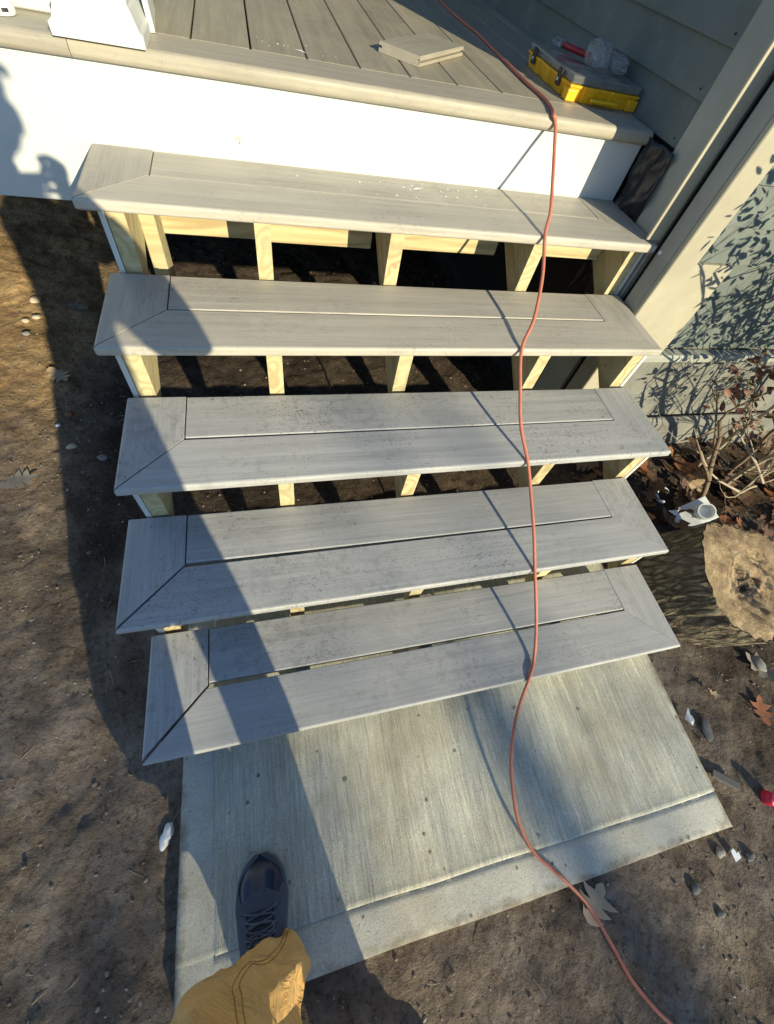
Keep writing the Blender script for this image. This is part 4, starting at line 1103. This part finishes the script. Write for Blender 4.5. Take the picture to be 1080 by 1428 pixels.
def build_person():
    P = thing('person', 'person in tan canvas work trousers and navy shoes standing on the slab', 'person', (0, 0, 0))
    V = Vector
    # trousers: two legs and the seat, one mesh
    bm = bmesh.new()
    SL = limb(bm, [(.260, -.440, .070), (.258, -.445, .11), (.232, -.462, .18), (.172, -.485, .28), (.225, -.54, .45), (.33, -.63, .74), (.43, -.70, .93)], [.060, .064, .080, .112, .092, .086, .085], 96, .030, 3, 12, (R(112), R(118), R(40)))
    limb(bm, [(.505, -.86, .07), (.515, -.85, .22), (.580, -.80, .50), (.562, -.75, .75), (.525, -.72, .93)], [.075, .078, .064, .080, .085], 28, .008, 5)
    limb(bm, [(.46, -.71, .86), (.46, -.715, .95), (.46, -.71, 1.04)], [.11, .125, .118], 28)
    o = obj('trousers', bm_mesh(bm), M['canvas'], P); remesh(o, .0034, 2)
    tr = o
    for ln in SL:
        bm = bmesh.new(); tube_bm(bm, ln[3:52], .0009, 5); obj('seam', bm_mesh(bm, smooth=True), M['seam'], tr)
    bm = bmesh.new(); hem = [V((.260 + .0635 * math.cos(a * .3142), -.441 + .0635 * math.sin(a * .3142), .076 + .002 * math.sin(a))) for a in range(21)]; tube_bm(bm, hem, .0035, 8); obj('hem', bm_mesh(bm, smooth=True), M['canvas'], tr)
    bm = bmesh.new()
    limb(bm, [(.475, -.71, .99), (.475, -.69, 1.15), (.45, -.64, 1.32), (.432, -.60, 1.46), (.432, -.575, 1.52)], [.122, .118, .130, .115, .06], 28, .010, 9)
    limb(bm, [(.57, -.60, 1.44), (.62, -.55, 1.33), (.655, -.47, 1.22), (.60, -.33, 1.26), (.49, -.19, 1.325)], [.06, .056, .052, .045, .036], 18, .008, 11)
    limb(bm, [(.34, -.60, 1.44), (.335, -.56, 1.32), (.345, -.49, 1.21), (.31, -.34, 1.25), (.285, -.20, 1.325)], [.06, .056, .052, .045, .036], 18, .008, 12)
    limb(bm, [(.34, -.60, 1.44), (.445, -.60, 1.47), (.57, -.60, 1.44)], [.062, .075, .062], 20)
    o = obj('jacket', bm_mesh(bm), M['jacket'], P); remesh(o, .009, 3)
    # body: neck, head with face, wrists and hands, one mesh
    bm = bmesh.new()
    limb(bm, [(.432, -.585, 1.50), (.440, -.55, 1.58), (.455, -.53, 1.64)], [.055, .052, .055], 18)
    hc = V((.458, -.50, 1.675))
    def ball(c, s, rot=0):
        r = bmesh.ops.create_icosphere(bm, subdivisions=3, radius=1)
        for v in r['verts']: v.co = V((v.co.x * s[0], v.co.y * s[1], v.co.z * s[2])) + V(c)
    ball(hc + V((0, -.02, .02)), (.074, .092, .10)); ball(hc + V((0, .035, -.045)), (.055, .055, .06))
    ball(hc + V((0, .088, -.02)), (.012, .02, .022)); ball(hc + V((0, .078, -.058)), (.024, .012, .008))
    for sx in (-1, 1):
        ball(hc + V((sx * .076, -.01, -.01)), (.010, .020, .032)); ball(hc + V((sx * .03, .070, .012)), (.014, .010, .008))
    limb(bm, [(.49, -.19, 1.325), (.455, -.155, 1.345), (.435, -.135, 1.352)], [.03, .028, .03], 14)
    limb(bm, [(.285, -.20, 1.325), (.295, -.165, 1.345), (.302, -.140, 1.352)], [.03, .028, .03], 14)
    for sx, cx in ((1, .432), (-1, .303)):
        for k in range(4):
            b = V((cx + sx * .006, -.150 + .020 * k * .6, 1.335 + .019 * k))
            limb(bm, [b, b + V((sx * -.004, .018, .014)), b + V((-sx * .030, .020, .030)), b + V((-sx * .045, -.004, .034))], [.0095, .009, .008, .007], 8)
        b = V((cx, -.165, 1.345)); limb(bm, [b, b + V((-sx * .018, -.020, .016)), b + V((-sx * .042, -.022, .028))], [.011, .010, .008], 8)
    o = obj('body', bm_mesh(bm), M['skin'], P); remesh(o, .0045, 2)
    bm = bmesh.new()
    r = bmesh.ops.create_uvsphere(bm, u_segments=24, v_segments=14, radius=1)
    for v in r['verts']: v.co = V((v.co.x * .080, v.co.y * .098, max(v.co.z, -.15) * .088)) + hc + V((0, -.022, .045))
    o = obj('cap', bm_mesh(bm, smooth=True), M['jacket'], P)
    bm = bmesh.new(); n = 14
    A = [bm.verts.new(hc + V((.078 * math.cos(math.pi * i / n), .045 + .02 * math.sin(math.pi * i / n), .04))) for i in range(n + 1)]
    B = [bm.verts.new(hc + V((.070 * math.cos(math.pi * i / n), .06 + .09 * math.sin(math.pi * i / n), .026))) for i in range(n + 1)]
    for i in range(n): bm.faces.new((A[i], A[i + 1], B[i + 1], B[i]))
    br = obj('cap_brim', bm_mesh(bm, smooth=True), M['jacket'], o); so = br.modifiers.new('t', 'SOLIDIFY'); so.thickness = .003
    # shoes
    def shoe(loc, rz, z0):
        rot = (0, 0, R(rz)); l0 = (loc[0], loc[1], z0)
        Lh = .295
        def outline(y, grow=0.0):
            t = min(max((y + .0) / Lh, 0), 1)       # 0 heel .. 1 toe
            w = np.interp(t, [0, .04, .12, .35, .55, .72, .86, .95, 1.0], [.024, .034, .041, .041, .049, .0555, .049, .033, .010])
            sh = np.interp(t, [0, .4, .75, 1], [0, .0, .004, .006])
            return w + grow, sh
        # sole
        bm = bmesh.new(); rings = []
        ysamp = [Lh * (.5 - .5 * math.cos(math.pi * i / 40)) for i in range(41)]
        for z, g in ((.0005, .003), (.006, .0055), (.022, .0055), (.026, .0035)):
            ring = []
            for y in ysamp: w, s = outline(y, g); ring.append(V((w + s, y, z + (.006 * max(0, y / Lh - .8) / .2 if z < .01 else 0))))
            for y in ysamp[::-1][1:-1]: w, s = outline(y, g); ring.append(V((-w + s, y, z + (.006 * max(0, y / Lh - .8) / .2 if z < .01 else 0))))
            rings.append(ring)
        loft(bm, rings)
        sole = obj('sole', bm_mesh(bm, smooth=False), M['shoe_sole'], P, l0, rot)
        # upper
        def top(t): return np.interp(t, [0, .1, .3, .45, .58, .7, .8, .9, .97, 1], [.095, .10, .105, .10, .092, .080, .066, .052, .038, .026])
        def surf(t, a, off=0):   # a from 0..1 across (right to left)
            y = Lh * t; w, s = outline(y, .0005); h = top(t); ang = math.pi * a
            x = s + (w + off) * math.copysign(abs(math.cos(ang)) ** .75, math.cos(ang)); z = .024 + (h - .024 + off) * abs(math.sin(ang)) ** .75
            return V((x, y, z))
        def patch(name, t0, t1, a0f, a1f, mat, off, nt=26, na=20, parent=sole):
            bm = bmesh.new(); g = []
            for i in range(nt + 1):
                t = t0 + (t1 - t0) * i / nt; a0, a1 = a0f(t), a1f(t)
                g.append([bm.verts.new(surf(min(t, .998), a0 + (a1 - a0) * j / na, off)) for j in range(na + 1)])
            for i in range(nt):
                for j in range(na): bm.faces.new((g[i][j], g[i][j + 1], g[i + 1][j + 1], g[i + 1][j]))
            o = obj(name, bm_mesh(bm, smooth=True), mat, parent)
            so = o.modifiers.new('t', 'SOLIDIFY'); so.thickness = .0015; so.offset = 1
            return o
        patch('upper', .0, 1.0, lambda t: 0, lambda t: 1, M['shoe_navy'], 0, 40, 28)
        # suede rim around the toe and the lace stays
        def rim(t): return .16 if t > .62 else .16 + (.62 - t) * 1.2
        patch('toe_rim', .50, 1.0, lambda t: 0, lambda t: .17 + max(0, t - .9) * 3.2, M['shoe_suede'], .0016)
        patch('toe_rim', .50, 1.0, lambda t: 1 - .17 - max(0, t - .9) * 3.2, lambda t: 1, M['shoe_suede'], .0016)
        patch('quarter', .02, .80, lambda t: 0, lambda t: .37 if t < .70 else .37 - (t - .70) * 1.7, M['shoe_suede'], .0018)
        patch('quarter', .02, .80, lambda t: 1, lambda t: .63 if t < .70 else .63 + (t - .70) * 1.7, M['shoe_suede'], .0018)
        patch('vamp_tab', .69, .80, lambda t: .26 + max(0, t - .74) * 3.2, lambda t: .74 - max(0, t - .74) * 3.2, M['shoe_suede'], .0026)
        patch('tongue', .28, .71, lambda t: .40, lambda t: .60, M['black'], .0020)
        for k, t in enumerate((.70, .655, .61, .565, .52)):
            for s in (-1, 1):
                pts = [surf(t - .05 * q / 6 , .5 + s * (.16 - .32 * q / 6), .006 + .002 * math.sin(math.pi * q / 6)) for q in range(7)]
                bm = bmesh.new(); tube_bm(bm, pts, .0017, 6); obj('lace', bm_mesh(bm, smooth=True), M['lace'], sole)
        for s in (-1, 1):
            c = surf(.575, .5, .008); pts = [c + V((s * .03 * math.sin(a * .55), -.012 * math.cos(a * .6) + .008, .006 + .006 * math.sin(a * .5))) for a in range(8)]
            bm = bmesh.new(); tube_bm(bm, catmull(pts, 3), .0017, 6); obj('lace', bm_mesh(bm, smooth=True), M['lace'], sole)
            e = c + V((s * .035, -.03, -.006)); pts = [c, c + V((s * .018, -.006, .008)), e, e + V((s * .006, -.02, -.012))]
            bm = bmesh.new(); tube_bm(bm, catmull(pts, 4), .0017, 6); obj('lace', bm_mesh(bm, smooth=True), M['lace'], sole)
    shoe((.240, -.538, 0), 2, .0165)
    shoe((.505, -.96, 0), -8, -.03)
    # phone in the hands (the camera is its lens)
    ph = thing('phone', 'black phone held out by the photographer above the slab', 'phone')
    ph.matrix_world = Matrix(((r_.x, -d_.x, -f_.x, CAM_C.x), (r_.y, -d_.y, -f_.y, CAM_C.y), (r_.z, -d_.z, -f_.z, CAM_C.z), (0, 0, 0, 1)))
    obj('phone_case', box(-.058, .018, -.125, .025, .006, .0145, .003, 2), M['black'], ph)
    obj('screen', box(-.056, .016, -.122, .022, .0146, .0152, 0), M['black'], ph)
build_person()
